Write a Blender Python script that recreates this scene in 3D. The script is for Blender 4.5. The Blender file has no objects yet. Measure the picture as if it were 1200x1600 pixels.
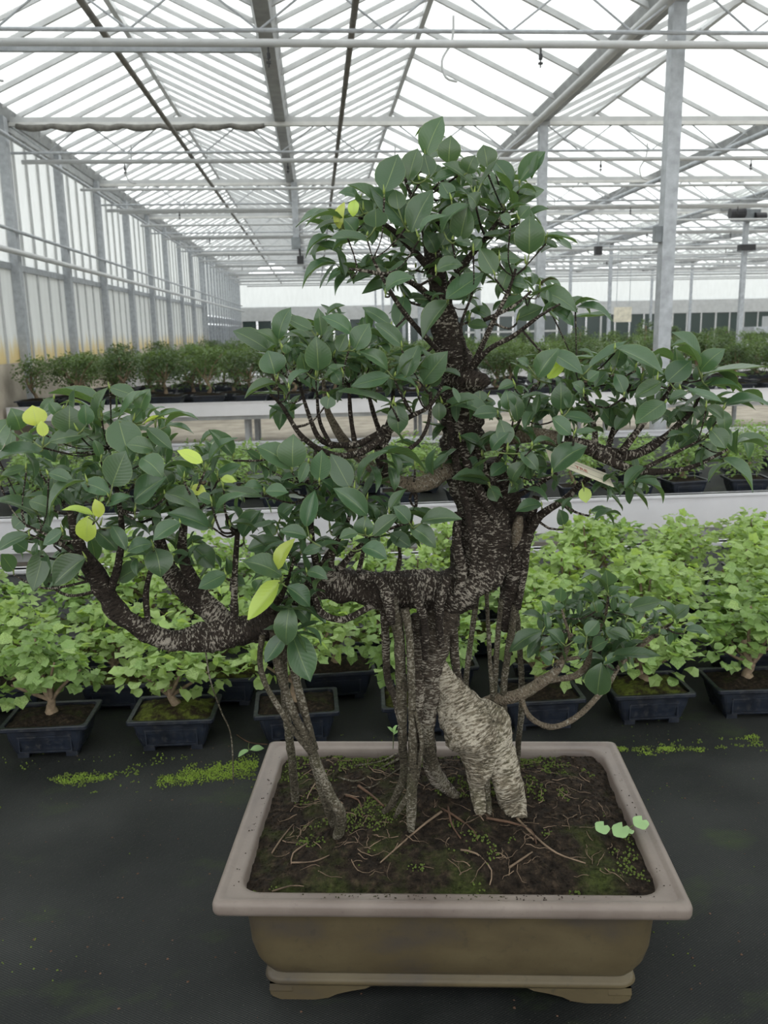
import bpy, math, random
from mathutils import Vector, Matrix, noise
R = random.Random(7)
PI = math.pi
S = bpy.context.scene
C = S.collection
# ------------------------------------------------------------------ camera
F, CAM = 1330.0, Vector((0, 0, 1.63))
vY = Vector((492-600, 516-800, F)).normalized()
dn = vY.cross(Vector((1, -.02, 0))).normalized()
if dn.y < 0: dn = -dn
vX = dn.cross(vY).normalized()
if vX.x < 0: vX = -vX
RM = Matrix((vX, vY, -dn))                       # camera coords (x right, y down, z forward) -> world
cd = bpy.data.cameras.new('camera'); cam = bpy.data.objects.new('camera', cd); C.objects.link(cam)
m = Matrix((RM @ Vector((1, 0, 0)), RM @ Vector((0, -1, 0)), RM @ Vector((0, 0, -1)))).transposed().to_4x4()
m.translation = CAM; cam.matrix_world = m
cd.sensor_fit = 'VERTICAL'; cd.sensor_height = 36; cd.lens = F/1600*36
cd.clip_start = .02; cd.clip_end = 300
cd.dof.use_dof = True; cd.dof.focus_distance = 1.2; cd.dof.aperture_fstop = 13
S.camera = cam
# ------------------------------------------------------------------ overcast sky
w = bpy.data.worlds.new('overcast_sky'); S.world = w; w.use_nodes = True
bg = w.node_tree.nodes['Background']; bg.inputs[0].default_value = (.97, .985, 1, 1); bg.inputs[1].default_value = 2.4
S.view_settings.view_transform = 'Standard'; S.view_settings.look = 'None'
S.view_settings.exposure = 0; S.view_settings.gamma = 1; S.view_settings.use_curve_mapping = False

def ray(px, py): return RM @ Vector((px-600, py-800, F))
def PY(px, py, Y): d = ray(px, py); return CAM + d*(Y/d.y)
def PZ(px, py, z): d = ray(px, py); return CAM + d*((z-CAM.z)/d.z)
def mpp(p): return (RM.transposed() @ (Vector(p)-CAM)).z/F      # metres per pixel at a point

# ------------------------------------------------------------------ materials
def newmat(name):
    m = bpy.data.materials.new(name); m.use_nodes = True
    nt = m.node_tree; nt.nodes.clear()
    out = nt.nodes.new('ShaderNodeOutputMaterial')
    return m, nt, out
def nd(nt, t, **k):
    n = nt.nodes.new('ShaderNode'+t)
    for a, v in k.items():
        if a.startswith('i_'):
            key = a[2:]; key = int(key) if key.isdigit() else key.replace('_', ' ')
            if hasattr(v, 'default_value') or isinstance(v, bpy.types.NodeSocket): nt.links.new(v, n.inputs[key])
            else: n.inputs[key].default_value = v
        else: setattr(n, a, v)
    return n
def col(c): return (c[0], c[1], c[2], 1)
def coords(nt, kind='Object', scale=(1, 1, 1)):
    t = nd(nt, 'TexCoord'); mp = nd(nt, 'Mapping'); nt.links.new(t.outputs[kind], mp.inputs[0])
    mp.inputs['Scale'].default_value = scale
    return mp.outputs[0]
def tnoise(nt, v, s, d=4, r=.55):
    n = nd(nt, 'TexNoise', i_Scale=s, i_Detail=d, i_Roughness=r); nt.links.new(v, n.inputs['Vector']); return n.outputs['Fac']
def ramp(nt, fac, stops, interp='LINEAR'):
    n = nd(nt, 'ValToRGB'); nt.links.new(fac, n.inputs[0]); e = n.color_ramp; e.interpolation = interp
    while len(e.elements) < len(stops): e.elements.new(.5)
    for el, (p, c) in zip(e.elements, stops):
        el.position = p; el.color = col(c) if hasattr(c, '__len__') else (c, c, c, 1)
    return n.outputs[0]
def mix(nt, f, a, b, mode='MIX'):
    n = nd(nt, 'Mix', data_type='RGBA', blend_type=mode)
    for k, v in ((0, f), (6, a), (7, b)):
        if isinstance(v, bpy.types.NodeSocket): nt.links.new(v, n.inputs[k])
        elif k == 0: n.inputs[0].default_value = v
        else: n.inputs[k].default_value = col(v)
    return n.outputs[2]
def math_(nt, op, a, b=0.0):
    n = nd(nt, 'Math', operation=op)
    for k, v in ((0, a), (1, b)):
        if isinstance(v, bpy.types.NodeSocket): nt.links.new(v, n.inputs[k])
        else: n.inputs[k].default_value = v
    return n.outputs[0]
def bump(nt, h, s, d=.01):
    n = nd(nt, 'Bump', i_Strength=s, i_Distance=d); nt.links.new(h, n.inputs['Height']); return n.outputs[0]
def pbsdf(nt, out, c, rough=.6, spec=.5, metal=0, nrm=None):
    p = nd(nt, 'BsdfPrincipled')
    for k, v in (('Base Color', c), ('Roughness', rough), ('Specular IOR Level', spec), ('Metallic', metal)):
        if isinstance(v, bpy.types.NodeSocket): nt.links.new(v, p.inputs[k])
        else: p.inputs[k].default_value = col(v) if k == 'Base Color' else v
    if nrm: nt.links.new(nrm, p.inputs['Normal'])
    if out: nt.links.new(p.outputs[0], out.inputs[0])
    return p
def simple(name, c, rough=.6, spec=.4, metal=0, var=.25, scale=8, b=0):
    m, nt, out = newmat(name); v = coords(nt)
    n = tnoise(nt, v, scale)
    cc = mix(nt, ramp(nt, n, [(.3, 0), (.7, 1)]), [x*(1-var) for x in c], [min(1, x*(1+var)) for x in c])
    pbsdf(nt, out, cc, rough, spec, metal, bump(nt, n, b) if b else None)
    return m
M = {}
M['galv'] = simple('galvanised_steel', (.37, .39, .41), .5, .5, .3, .18, 14)
M['white_paint'] = simple('white_painted_metal', (.47, .48, .48), .45, .5, 0, .1, 5)
M['gutter'] = simple('aluminium_gutter', (.29, .3, .3), .5, .5, .2, .2, 6)
M['dark_pipe'] = simple('weathered_pipe', (.15, .145, .13), .5, .5, .2, .3, 9)
M['alu'] = simple('bench_aluminium', (.62, .62, .64), .4, .5, .15, .06, 4)
M['concrete'] = simple('concrete', (.38, .34, .28), .85, .2, 0, .25, 3, .2)
M['black_plastic'] = simple('black_plastic', (.02, .02, .022), .4)
M['grey_box'] = simple('grey_box', (.2, .22, .23), .5)
M['white_plastic'] = simple('white_plastic', (.75, .75, .72), .4)
M['curtain'] = simple('shade_curtain_cloth', (.16, .155, .14), .9, .1, 0, .3, 12, .4)
M['screen'] = simple('white_screen_cloth', (.6, .6, .58), .9, .1, 0, .12, 7)
M['cream'] = simple('cream_board', (.62, .58, .47), .7)
M['tag_paper'] = simple('tag_paper', (.62, .58, .45), .7, .2, 0, .08, 20)
M['red_ink'] = simple('red_ink', (.35, .06, .05), .7)
M['trunk_small'] = simple('small_trunk_bark', (.2, .15, .1), .85, .2, 0, .4, 60, .4)
M['bud'] = simple('leaf_bud', (.2, .27, .06), .5)
M['petiole'] = simple('green_stem', (.12, .16, .05), .55)

def m_glass():
    m, nt, out = newmat('roof_glass'); v = coords(nt)
    n = ramp(nt, tnoise(nt, v, 1.2, 5), [(.35, .05), (.75, .2)])
    tr = nd(nt, 'BsdfTransparent', i_Color=(.93, .94, .93, 1)); tl = nd(nt, 'BsdfTranslucent', i_Color=(.8, .81, .8, 1))
    gl = nd(nt, 'BsdfGlossy', i_Roughness=.1, i_Color=(.9, .9, .9, 1))
    a = nd(nt, 'MixShader'); nt.links.new(n, a.inputs[0]); nt.links.new(tr.outputs[0], a.inputs[1]); nt.links.new(tl.outputs[0], a.inputs[2])
    b = nd(nt, 'MixShader', i_0=.05); nt.links.new(a.outputs[0], b.inputs[1]); nt.links.new(gl.outputs[0], b.inputs[2])
    nt.links.new(b.outputs[0], out.inputs[0]); return m
M['glass'] = m_glass()
def m_panel(name, tcol, trans, stain):
    m, nt, out = newmat(name)
    t = nd(nt, 'TexCoord'); g = nd(nt, 'NewGeometry'); sp = nd(nt, 'SeparateXYZ'); nt.links.new(g.outputs['Position'], sp.inputs[0])
    n = tnoise(nt, coords(nt, 'Object', (3, 3, .7)), 2.5, 5)
    c = mix(nt, n, [x*.8 for x in tcol], tcol)
    if stain:   # ochre algae creeping up from the sill
        mp = nd(nt, 'Mapping'); nt.links.new(g.outputs['Position'], mp.inputs[0]); mp.inputs['Scale'].default_value = (1, 5, .6)
        nn = tnoise(nt, mp.outputs[0], 3, 4)
        h = math_(nt, 'ADD', math_(nt, 'MULTIPLY', math_(nt, 'SUBTRACT', sp.outputs['Z'], 1.35), -3.0), math_(nt, 'MULTIPLY', nn, 1.6))
        c = mix(nt, ramp(nt, h, [(.05, 0), (.7, 1)]), c, (.6, .53, .34))
    tl = nd(nt, 'BsdfTranslucent'); nt.links.new(c, tl.inputs[0])
    df = nd(nt, 'BsdfDiffuse'); nt.links.new(c, df.inputs[0])
    a = nd(nt, 'MixShader', i_0=.35); nt.links.new(tl.outputs[0], a.inputs[1]); nt.links.new(df.outputs[0], a.inputs[2])
    tr = nd(nt, 'BsdfTransparent', i_Color=(.9, .92, .92, 1)); b = nd(nt, 'MixShader', i_0=trans)
    nt.links.new(a.outputs[0], b.inputs[1]); nt.links.new(tr.outputs[0], b.inputs[2]); nt.links.new(b.outputs[0], out.inputs[0]); return m
M['panel_low'] = m_panel('frosted_wall_panel', (.72, .74, .73), .04, True)
M['panel_up'] = m_panel('clear_wall_panel', (.8, .82, .81), .3, False)
def m_dark_glass():
    m, nt, out = newmat('dark_glass'); pbsdf(nt, out, (.035, .055, .05), .15, .5); return m
M['dark_glass'] = m_dark_glass()
def m_cloth():
    m, nt, out = newmat('woven_ground_cloth'); v = coords(nt)
    big = tnoise(nt, v, 3.5, 6); fine = tnoise(nt, v, 160, 3)
    c = mix(nt, ramp(nt, big, [(.35, 0), (.7, 1)]), (.011, .0125, .012), (.034, .036, .034))
    grit = ramp(nt, tnoise(nt, v, 420, 2), [(.66, 0), (.72, 1)])
    c = mix(nt, math_(nt, 'MULTIPLY', grit, .6), c, (.12, .11, .09))
    wc = nd(nt, 'TexChecker', i_Scale=300.0, i_Color1=(.55, .55, .55, 1), i_Color2=(1.25, 1.25, 1.25, 1)); nt.links.new(coords(nt, 'Object', (1, 1.7, 1)), wc.inputs[0])
    c = mix(nt, 1.0, c, wc.outputs[0], 'MULTIPLY')
    alg = ramp(nt, tnoise(nt, coords(nt, 'Object', (1, 1.6, 1)), 5.2, 6, .65), [(.56, 0), (.74, 1)])
    c = mix(nt, math_(nt, 'MULTIPLY', alg, .35), c, (.04, .065, .015))
    wv = nd(nt, 'TexChecker', i_Scale=330.0); nt.links.new(coords(nt, 'Object', (1, 1.7, 1)), wv.inputs[0])
    h = math_(nt, 'ADD', math_(nt, 'MULTIPLY', wv.outputs['Fac'], .5), fine)
    pbsdf(nt, out, c, ramp(nt, big, [(.3, .6), (.7, .85)]), .16, 0, bump(nt, h, .5, .0015)); return m
M['cloth'] = m_cloth()
def m_moss(name, a, b, s=60):
    m, nt, out = newmat(name); v = coords(nt)
    c = mix(nt, ramp(nt, tnoise(nt, v, s*.12, 3), [(.35, 0), (.65, 1)]), a, b)
    c = mix(nt, tnoise(nt, v, s*6, 2), c, [x*1.5 for x in b])
    p = pbsdf(nt, out, c, .9, .1); return m
M['moss'] = m_moss('bright_moss', (.05, .085, .012), (.13, .19, .03))
M['moss_dark'] = m_moss('dark_moss', (.035, .055, .012), (.075, .10, .025))
def m_soil():
    m, nt, out = newmat('mossy_soil'); v = coords(nt)
    n = tnoise(nt, v, 90, 5, .7); g = tnoise(nt, v, 9, 6, .65)
    c = ramp(nt, n, [(.35, (.007, .0055, .004)), (.54, (.022, .016, .011)), (.74, (.07, .05, .032))])
    gm = ramp(nt, g, [(.50, 0), (.66, 1)])
    c = mix(nt, math_(nt, 'MULTIPLY', gm, .7), c, ramp(nt, tnoise(nt, v, 200, 2), [(.3, (.02, .03, .006)), (.7, (.065, .085, .02))]))
    pbsdf(nt, out, c, .95, .15, 0, bump(nt, n, .9, .006)); return m
M['soil'] = m_soil()
def m_mossy():
    m, nt, out = newmat('moss_covered_soil'); v = coords(nt); n = tnoise(nt, v, 120, 4, .7)
    c = mix(nt, ramp(nt, tnoise(nt, v, 30, 5, .65), [(.42, 0), (.58, 1)]), (.025, .018, .012), mix(nt, n, (.03, .04, .008), (.13, .15, .03)))
    pbsdf(nt, out, c, .95, .1, 0, bump(nt, n, 1, .006)); return m
M['mossy'] = m_mossy()
def m_rim():
    m, nt, out = newmat('mauve_glazed_clay'); v = coords(nt)
    n = tnoise(nt, v, 6, 6, .6); f = tnoise(nt, v, 110, 3)
    c = ramp(nt, n, [(.3, (.108, .085, .072)), (.5, (.15, .122, .103)), (.7, (.2, .168, .142))])
    c = mix(nt, ramp(nt, f, [(.62, 0), (.75, .35)]), c, (.08, .06, .05))
    pbsdf(nt, out, c, ramp(nt, n, [(.3, .32), (.7, .55)]), .45, 0, bump(nt, f, .15, .002)); return m
M['rim'] = m_rim()
def m_body():
    m, nt, out = newmat('olive_brown_clay'); v = coords(nt)
    n = tnoise(nt, coords(nt, 'Object', (1, 1, 2)), 5, 7, .62); f = tnoise(nt, v, 70, 4)
    c = ramp(nt, n, [(.3, (.05, .042, .036)), (.48, (.075, .058, .03)), (.7, (.11, .088, .046))])
    c = mix(nt, ramp(nt, f, [(.6, 0), (.75, .5)]), c, (.03, .026, .02))
    pbsdf(nt, out, c, .5, .4, 0, bump(nt, f, .12, .002)); return m
M['body'] = m_body()
def m_glaze():
    m, nt, out = newmat('dark_blue_glaze'); v = coords(nt)
    n = tnoise(nt, v, 14, 5); f = tnoise(nt, v, 90, 3)
    c = ramp(nt, n, [(.35, (.006, .0075, .011)), (.7, (.015, .021, .034))])
    c = mix(nt, ramp(nt, f, [(.55, 0), (.8, .6)]), c, (.06, .058, .05))
    pbsdf(nt, out, c, ramp(nt, f, [(.3, .3), (.7, .6)]), .5); return m
M['glaze'] = m_glaze()
def m_bark(name, base, fleck, t0, su=60, sv=240, green=0, soft=.05):
    m, nt, out = newmat(name); vo = coords(nt); v = coords(nt, 'UV', (su, sv, 1))
    wn = nd(nt, 'TexNoise', i_Scale=30.0, i_Detail=2.0); nt.links.new(vo, wn.inputs['Vector'])
    sc = nd(nt, 'VectorMath', operation='SCALE', i_Scale=3.0); nt.links.new(wn.outputs['Color'], sc.inputs[0])
    mp = nd(nt, 'VectorMath', operation='ADD'); nt.links.new(v, mp.inputs[0]); nt.links.new(sc.outputs[0], mp.inputs[1])
    st = tnoise(nt, mp.outputs[0], 1.0, 3, .6)                      # short streaks lying across the stem
    big = tnoise(nt, vo, 16, 4, .6)
    f = math_(nt, 'ADD', st, math_(nt, 'MULTIPLY', math_(nt, 'SUBTRACT', big, .5), .6))
    fm = ramp(nt, f, [(t0, 0), (t0+soft, 1)])
    dk = ramp(nt, f, [(.30, 1), (.44, 0)])
    c = mix(nt, big, [x*.7 for x in base], [x*1.35 for x in base])
    if green: c = mix(nt, ramp(nt, tnoise(nt, vo, 22, 4), [(.5, 0), (.7, green)]), c, (.09, .10, .045))
    c = mix(nt, dk, c, [x*.35 for x in base])
    c = mix(nt, fm, c, mix(nt, big, [x*.55 for x in fleck], fleck))
    h = math_(nt, 'ADD', f, math_(nt, 'MULTIPLY', tnoise(nt, vo, 120, 4), .5))
    pbsdf(nt, out, c, .85, .2, 0, bump(nt, h, 1.0, .012)); return m
M['bark'] = m_bark('dark_flecked_bark', (.040, .031, .024), (.44, .40, .33), .575, 170, 380)
M['bark_mid'] = m_bark('grey_flecked_bark', (.08, .064, .048), (.47, .43, .35), .545, 150, 420)
M['bark_root'] = m_bark('aerial_root_bark', (.105, .09, .062), (.36, .33, .26), .55, 230, 380, .4)
M['bark_light'] = m_bark('pale_root_bark', (.2, .17, .12), (.64, .58, .46), .455, 115, 330, .35, .12)
M['bark_tan'] = m_bark('tan_branch_bark', (.21, .17, .12), (.5, .46, .37), .58, 260, 420, .25)
M['rootlet'] = simple('pale_rootlet', (.16, .115, .078), .8, .2, 0, .5, 40)
M['rootlet_dark'] = simple('brown_rootlet', (.085, .05, .032), .8, .2, 0, .5, 40)
def m_leaf(name, rough, spec, trans, usecol=True, base=(.03, .07, .03), rib=True, var=.0, nscale=25):
    m, nt, out = newmat(name)
    oi = nd(nt, 'ObjectInfo'); t = nd(nt, 'TexCoord'); sp = nd(nt, 'SeparateXYZ'); nt.links.new(t.outputs['UV'], sp.inputs[0])
    if usecol: c = oi.outputs['Color']
    else: c = mix(nt, 0, base, base)
    if var:
        v = coords(nt); n1 = tnoise(nt, v, nscale, 2)
        c = mix(nt, ramp(nt, n1, [(.3, 0), (.7, 1)]), mix(nt, .0, [x*(1-var) for x in base], base), [min(1, x*(1+var)) for x in base])
    av = math_(nt, 'ABSOLUTE', math_(nt, 'SUBTRACT', sp.outputs['Y'], .5))
    if rib:
        lt = mix(nt, .5, c, (.35, .42, .16)) if False else mix(nt, .38, c, (.30, .38, .15))
        c2 = mix(nt, ramp(nt, av, [(.008, 1), (.022, 0)]), c, lt)
        c2 = mix(nt, ramp(nt, av, [(.475, 0), (.495, .9)]), c2, lt)
    else: c2 = c
    g = nd(nt, 'NewGeometry')
    c2 = mix(nt, math_(nt, 'MULTIPLY', g.outputs['Backfacing'], .45), c2, mix(nt, .5, c2, (.13, .19, .06)))
    vn = math_(nt, 'ABSOLUTE', math_(nt, 'SINE', math_(nt, 'MULTIPLY', math_(nt, 'ADD', sp.outputs['X'], math_(nt, 'MULTIPLY', av, -.5)), 34)))
    p = pbsdf(nt, None, c2, rough, spec, 0, bump(nt, vn, .06, .002) if rib else None)
    tl = nd(nt, 'BsdfTranslucent')
    nt.links.new(mix(nt, .55, c2, mix(nt, 1.0, c2, (3.2, 3.2, 1.2), 'MULTIPLY')), tl.inputs[0])
    s = nd(nt, 'MixShader', i_0=trans); nt.links.new(p.outputs[0], s.inputs[1]); nt.links.new(tl.outputs[0], s.inputs[2])
    nt.links.new(s.outputs[0], out.inputs[0]); return m
M['leaf'] = m_leaf('ficus_leaf', .3, .6, .24)
M['leaf_fill'] = m_leaf('ficus_leaf_joined', .3, .6, .24, False, (.056, .106, .05), True, .15, 9)
M['lime_leaf'] = m_leaf('lime_leaf', .5, .35, .35, False, (.25, .345, .125), False, .3, 14)
M['lime_leaf2'] = m_leaf('mid_green_leaf', .5, .35, .3, False, (.18, .275, .09), False, .3, 10)
M['dark_foliage'] = m_leaf('dark_small_leaf', .5, .35, .25, False, (.062, .1, .04), False, .45, 6)
M['dark_foliage2'] = m_leaf('mid_small_leaf', .5, .35, .25, False, (.1, .155, .055), False, .45, 6)
M['weed_leaf'] = m_leaf('weed_leaf', .5, .35, .25, False, (.27, .42, .19), False, .15, 30)

# ------------------------------------------------------------------ mesh helpers
class MB:
    def __init__(s): s.v, s.f, s.uv = [], [], []
    def face(s, idx, uv=None): s.f.append(tuple(idx)); s.uv.append(uv)
    def box(s, a, b, mtx=None):
        o = len(s.v)
        for z in (a[2], b[2]):
            for x, y in ((a[0], a[1]), (b[0], a[1]), (b[0], b[1]), (a[0], b[1])):
                p = Vector((x, y, z)); s.v.append(mtx @ p if mtx else p)
        for q in ((3, 2, 1, 0), (4, 5, 6, 7), (0, 1, 5, 4), (1, 2, 6, 5), (2, 3, 7, 6), (3, 0, 4, 7)): s.face([o+i for i in q])
        return s
    def tube(s, pts, rad, n=8, cap=True, lump=0, ls=20):
        o = len(s.v); k = len(pts); L = 0; up = None
        rad = rad if hasattr(rad, '__len__') else [rad]*k
        for i in range(k):
            p = pts[i]
            t = (pts[min(i+1, k-1)]-pts[max(i-1, 0)]).normalized()
            if up is None: up = t.orthogonal().normalized()
            up = (up-t*up.dot(t)); up = up.normalized() if up.length > 1e-6 else t.orthogonal().normalized()
            b = t.cross(up)
            if i: L += (p-pts[i-1]).length
            for j in range(n):
                a = 2*PI*j/n; d = up*math.cos(a)+b*math.sin(a); r = rad[i]
                if lump:
                    q = p+d*r; r *= 1+lump*(noise.noise(q*ls)+.5*noise.noise(q*ls*2.7)+.3*noise.noise(q*ls*6.5))
                s.v.append(p+d*r)
            if i:
                l0 = L-(p-pts[i-1]).length
                for j in range(n):
                    j2 = (j+1) % n; u0 = 2*PI*rad[i]*j/n; u1 = 2*PI*rad[i]*(j+1)/n
                    s.face((o+(i-1)*n+j, o+(i-1)*n+j2, o+i*n+j2, o+i*n+j), ((u0, l0), (u1, l0), (u1, L), (u0, L)))
        if cap and n > 2:
            s.face([o+j for j in range(n)][::-1]); s.face([o+(k-1)*n+j for j in range(n)])
        return s
    def rings(s, rings, cap0=True, cap1=True):
        o = len(s.v); n = len(rings[0])
        for r in rings: s.v += [Vector(p) for p in r]
        for i in range(1, len(rings)):
            for j in range(n):
                j2 = (j+1) % n; s.face((o+(i-1)*n+j, o+(i-1)*n+j2, o+i*n+j2, o+i*n+j))
        if cap0: s.face([o+j for j in range(n)][::-1])
        if cap1: s.face([o+(len(rings)-1)*n+j for j in range(n)])
        return s
    def add(s, verts, faces, uvs, mtx):
        o = len(s.v); s.v += [mtx @ v for v in verts]
        for f, u in zip(faces, uvs): s.face([o+i for i in f], u)
    def blob(s, c, r, fl=.7):
        o = len(s.v); c = Vector(c); a0 = R.random()*6
        for i in range(4):
            a = a0+i*PI/2; q = r*R.uniform(.7, 1.3); s.v.append(c+Vector((math.cos(a)*q, math.sin(a)*q, 0)))
        s.v.append(c+Vector((0, 0, r*fl*R.uniform(.8, 1.5)))); s.v.append(c-Vector((0, 0, r*fl)))
        for i in range(4):
            j = (i+1) % 4; s.face((o+i, o+j, o+4)); s.face((o+j, o+i, o+5))
    def mesh(s, name, mat, smooth=False):
        me = bpy.data.meshes.new(name); me.from_pydata([tuple(v) for v in s.v], [], s.f)
        if any(s.uv):
            ul = me.uv_layers.new(name='UVMap'); k = 0
            for f, u in zip(s.f, s.uv):
                for i in range(len(f)):
                    ul.data[k].uv = u[i] if u else (0, 0); k += 1
        if smooth: me.polygons.foreach_set('use_smooth', [True]*len(me.polygons))
        me.materials.append(M[mat]); me.update(); return me
    def build(s, name, mat, parent=None, smooth=False): return obj(name, s.mesh(name, mat, smooth), parent)
def obj(name, me, parent=None, mtx=None):
    o = bpy.data.objects.new(name, me); C.objects.link(o)
    if parent: o.parent = parent
    if mtx is not None: o.matrix_basis = mtx
    return o
def tag(o, label=None, cat=None, group=None, kind=None):
    for k, v in (('label', label), ('category', cat), ('group', group), ('kind', kind)):
        if v: o[k] = v
    return o
def empty(name, loc, rz=0):
    o = bpy.data.objects.new(name, None); o.empty_display_size = .05; C.objects.link(o); o.location = loc; o.rotation_euler = (0, 0, rz); return o
def copy_tree(o, parent=None):
    c = o.copy(); C.objects.link(c); c.parent = parent
    for ch in KIDS.get(o.name, []): copy_tree(ch, c)
    return c
KIDS = {}
def reg(root):
    for o in bpy.data.objects:
        if o.parent: KIDS.setdefault(o.parent.name, [])
    for o in C.objects:
        if o.parent and o not in KIDS[o.parent.name]: KIDS[o.parent.name].append(o)
def smooth_path(pts, step=.006):
    """Catmull-Rom through (Vector, radius) pairs"""
    out = []
    P = [pts[0]]+list(pts)+[pts[-1]]
    for i in range(1, len(P)-2):
        (a, ra), (b, rb), (c, rc), (d, rd) = P[i-1], P[i], P[i+1], P[i+2]
        n = max(2, int((c-b).length/step))
        for k in range(n):
            t = k/n; t2 = t*t; t3 = t2*t
            f = lambda a, b, c, d: .5*((2*b)+(c-a)*t+(2*a-5*b+4*c-d)*t2+(3*b-a-3*c+d)*t3)
            out.append((f(a, b, c, d), max(.0004, f(ra, rb, rc, rd))))
    out.append(pts[-1]); return out
def rrect(hw, hd, r, z, n=5, sx=1):
    p = []
    for cx, cy, a0 in ((hw-r, hd-r, 0), (-hw+r, hd-r, PI/2), (-hw+r, -hd+r, PI), (hw-r, -hd+r, 1.5*PI)):
        for i in range(n):
            a = a0+PI/2*i/(n-1); p.append((cx+r*math.cos(a), cy+r*math.sin(a), z))
    return p

# ================================================================== THE GREENHOUSE
GX0, BAY, GZ, RZ, NB = -3.8, 3.45, 4.33, 5.13, 10
Y0, Y1 = -5.0, 46.0
XR = GX0+BAY*NB
tag(MB().box((-30, -30, -.1), (60, 80, 0)).build('floor', 'concrete'), kind='structure')

ceil = empty('ceiling', (0, 0, GZ)); tag(ceil, kind='structure')
SL = math.hypot(BAY/2, RZ-GZ); ANG = math.atan2(RZ-GZ, BAY/2)
pane_me = MB().box((.03, .02, -.003), (SL-.03, .98, .003)).mesh('glass_pane', 'glass')
bar_me = MB().box((0, -.02, -.045), (SL, .02, .012)).mesh('glazing_bar', 'white_paint')
hbar_me = MB().box((0, -.011, -.03), (SL, .011, .012)).mesh('half_bar', 'white_paint')
slots = []
for b in range(NB):
    gx = GX0+b*BAY
    for side in (0, 1):
        for k in range(int(Y1-Y0)):
            y = Y0+k
            mt = Matrix.Translation((gx if side == 0 else gx+BAY, y if side == 0 else y+1, 0)) @ Matrix.Rotation(0 if side == 0 else PI, 4, 'Z') @ Matrix.Rotation(-ANG, 4, 'Y')
            cx = gx+BAY*(.25 if side == 0 else .75)
            q = RM.transposed() @ (Vector((cx, y+.5, 4.6))-CAM)
            px, py = (600+F*q.x/q.z, 800+F*q.y/q.z) if q.z > .3 else (-9999, 0)
            vis = -250 < px < 1450 and py > -250 and q.z > 0
            slots.append((0 if vis else 1, q.length, mt))
slots.sort(key=lambda t: t[:2])
rest_p, rest_b = MB(), MB(); half = 0
def cubev(me): return [v.co.copy() for v in me.vertices], [tuple(p.vertices) for p in me.polygons]
pv, pf = cubev(pane_me); bv, bf = cubev(bar_me)
for i, (vis, d, mt) in enumerate(slots):
    if mt.translation.x < GX0+BAY+.1 and not vis: rest_b.add(*cubev(hbar_me), [None]*6, mt @ Matrix.Translation((0, .5, 0)))
    if mt.translation.x < GX0+BAY+.1 and vis and half < 60: half += 1; obj('half_bar', hbar_me, ceil, mt @ Matrix.Translation((0, .5, -.03)))
    if i < 230:
        obj('glass_pane', pane_me, ceil, mt); obj('glazing_bar', bar_me, ceil, mt)
    else:
        rest_p.add(pv, pf, [None]*6, mt); rest_b.add(bv, bf, [None]*6, mt)
tag(rest_p.build('far_glass_panes', 'glass', ceil), kind='stuff'); tag(rest_b.build('far_glazing_bars', 'white_paint', ceil), kind='stuff')
for b in range(NB):
    x = GX0+(b+.5)*BAY
    MB().box((x-.03, Y0, RZ-GZ-.05), (x+.03, Y1, RZ-GZ+.03)).build('ridge_bar', 'white_paint', ceil)

for b in range(NB+1):
    x = GX0+b*BAY
    g = MB()
    prof = [(-.11, .07), (-.09, .07), (-.05, -.04), (.05, -.04), (.09, .07), (.11, .07), (.065, -.07), (-.065, -.07)]
    g.rings([[(x+px, y, GZ+pz) for px, pz in prof] for y in (Y0, Y1)])
    o = g.build('roof_gutter', 'gutter')
    tag(o, ['aluminium roof gutter along the top of the frosted side wall', 'aluminium roof gutter running above the bonsai, next to the side wall bay'][b] if b < 2 else 'aluminium roof gutter with steel posts under it, right of the bonsai' if b == 2 else 'aluminium roof gutter in the far bays beyond the steel posts', 'gutter', 'far roof gutters' if b > 2 else None)

TY = [7.25+4.6*k for k in range(9)]
ORD = ['first', 'second', 'third', 'fourth', 'fifth', 'sixth', 'seventh', 'eighth', 'ninth', 'tenth']
def truss(x0, y, first):
    r = empty('roof_truss', (x0, y, GZ-.07)); L = 2*BAY
    MB().box((0, -.03, 0), (L, .03, .06)).build('top_chord', 'white_paint', r)
    MB().tube([Vector((0, 0, -.36)), Vector((L, 0, -.36))], .017, 8).build('bottom_chord', 'galv', r)
    if first: MB().box((0, -.035, -.045), (L, .035, 0)).build('folded_screen', 'screen', r)
    n = 14
    for i in range(n):
        a = Vector((L*i/n, 0, -.36 if i % 2 else 0)); b = Vector((L*(i+1)/n, 0, 0 if i % 2 else -.36))
        MB().tube([a, b], .009, 6).build('diagonal', 'galv', r)
    tag(r, 'slim lattice roof truss with zigzag rods, %s row beyond the bonsai' % ORD[first], 'truss', ORD[first]+' row of roof trusses')
    return r
proto = None
for k, y in enumerate(TY):
    for s in range(5):
        x0 = GX0+s*2*BAY
        if x0 > y*.62+1: continue
        truss(x0, y, k)
        if s == 0 and k > 0:
            pass
# folded shade curtain below the second truss
pts = []
for i in range(60):
    t = i/59; pts.append((Vector((GX0+.15+t*3.1, TY[1]-.06, GZ-.12-.03*abs(math.sin(t*22)))), .028+.014*abs(math.sin(t*22))))
o = MB().tube([p for p, r in pts], [r for p, r in pts], 8, lump=.25, ls=9).build('shade_curtain', 'curtain', smooth=True)
tag(o, 'dark shade curtain gathered in folds under a roof beam by the wall', 'curtain')

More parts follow.
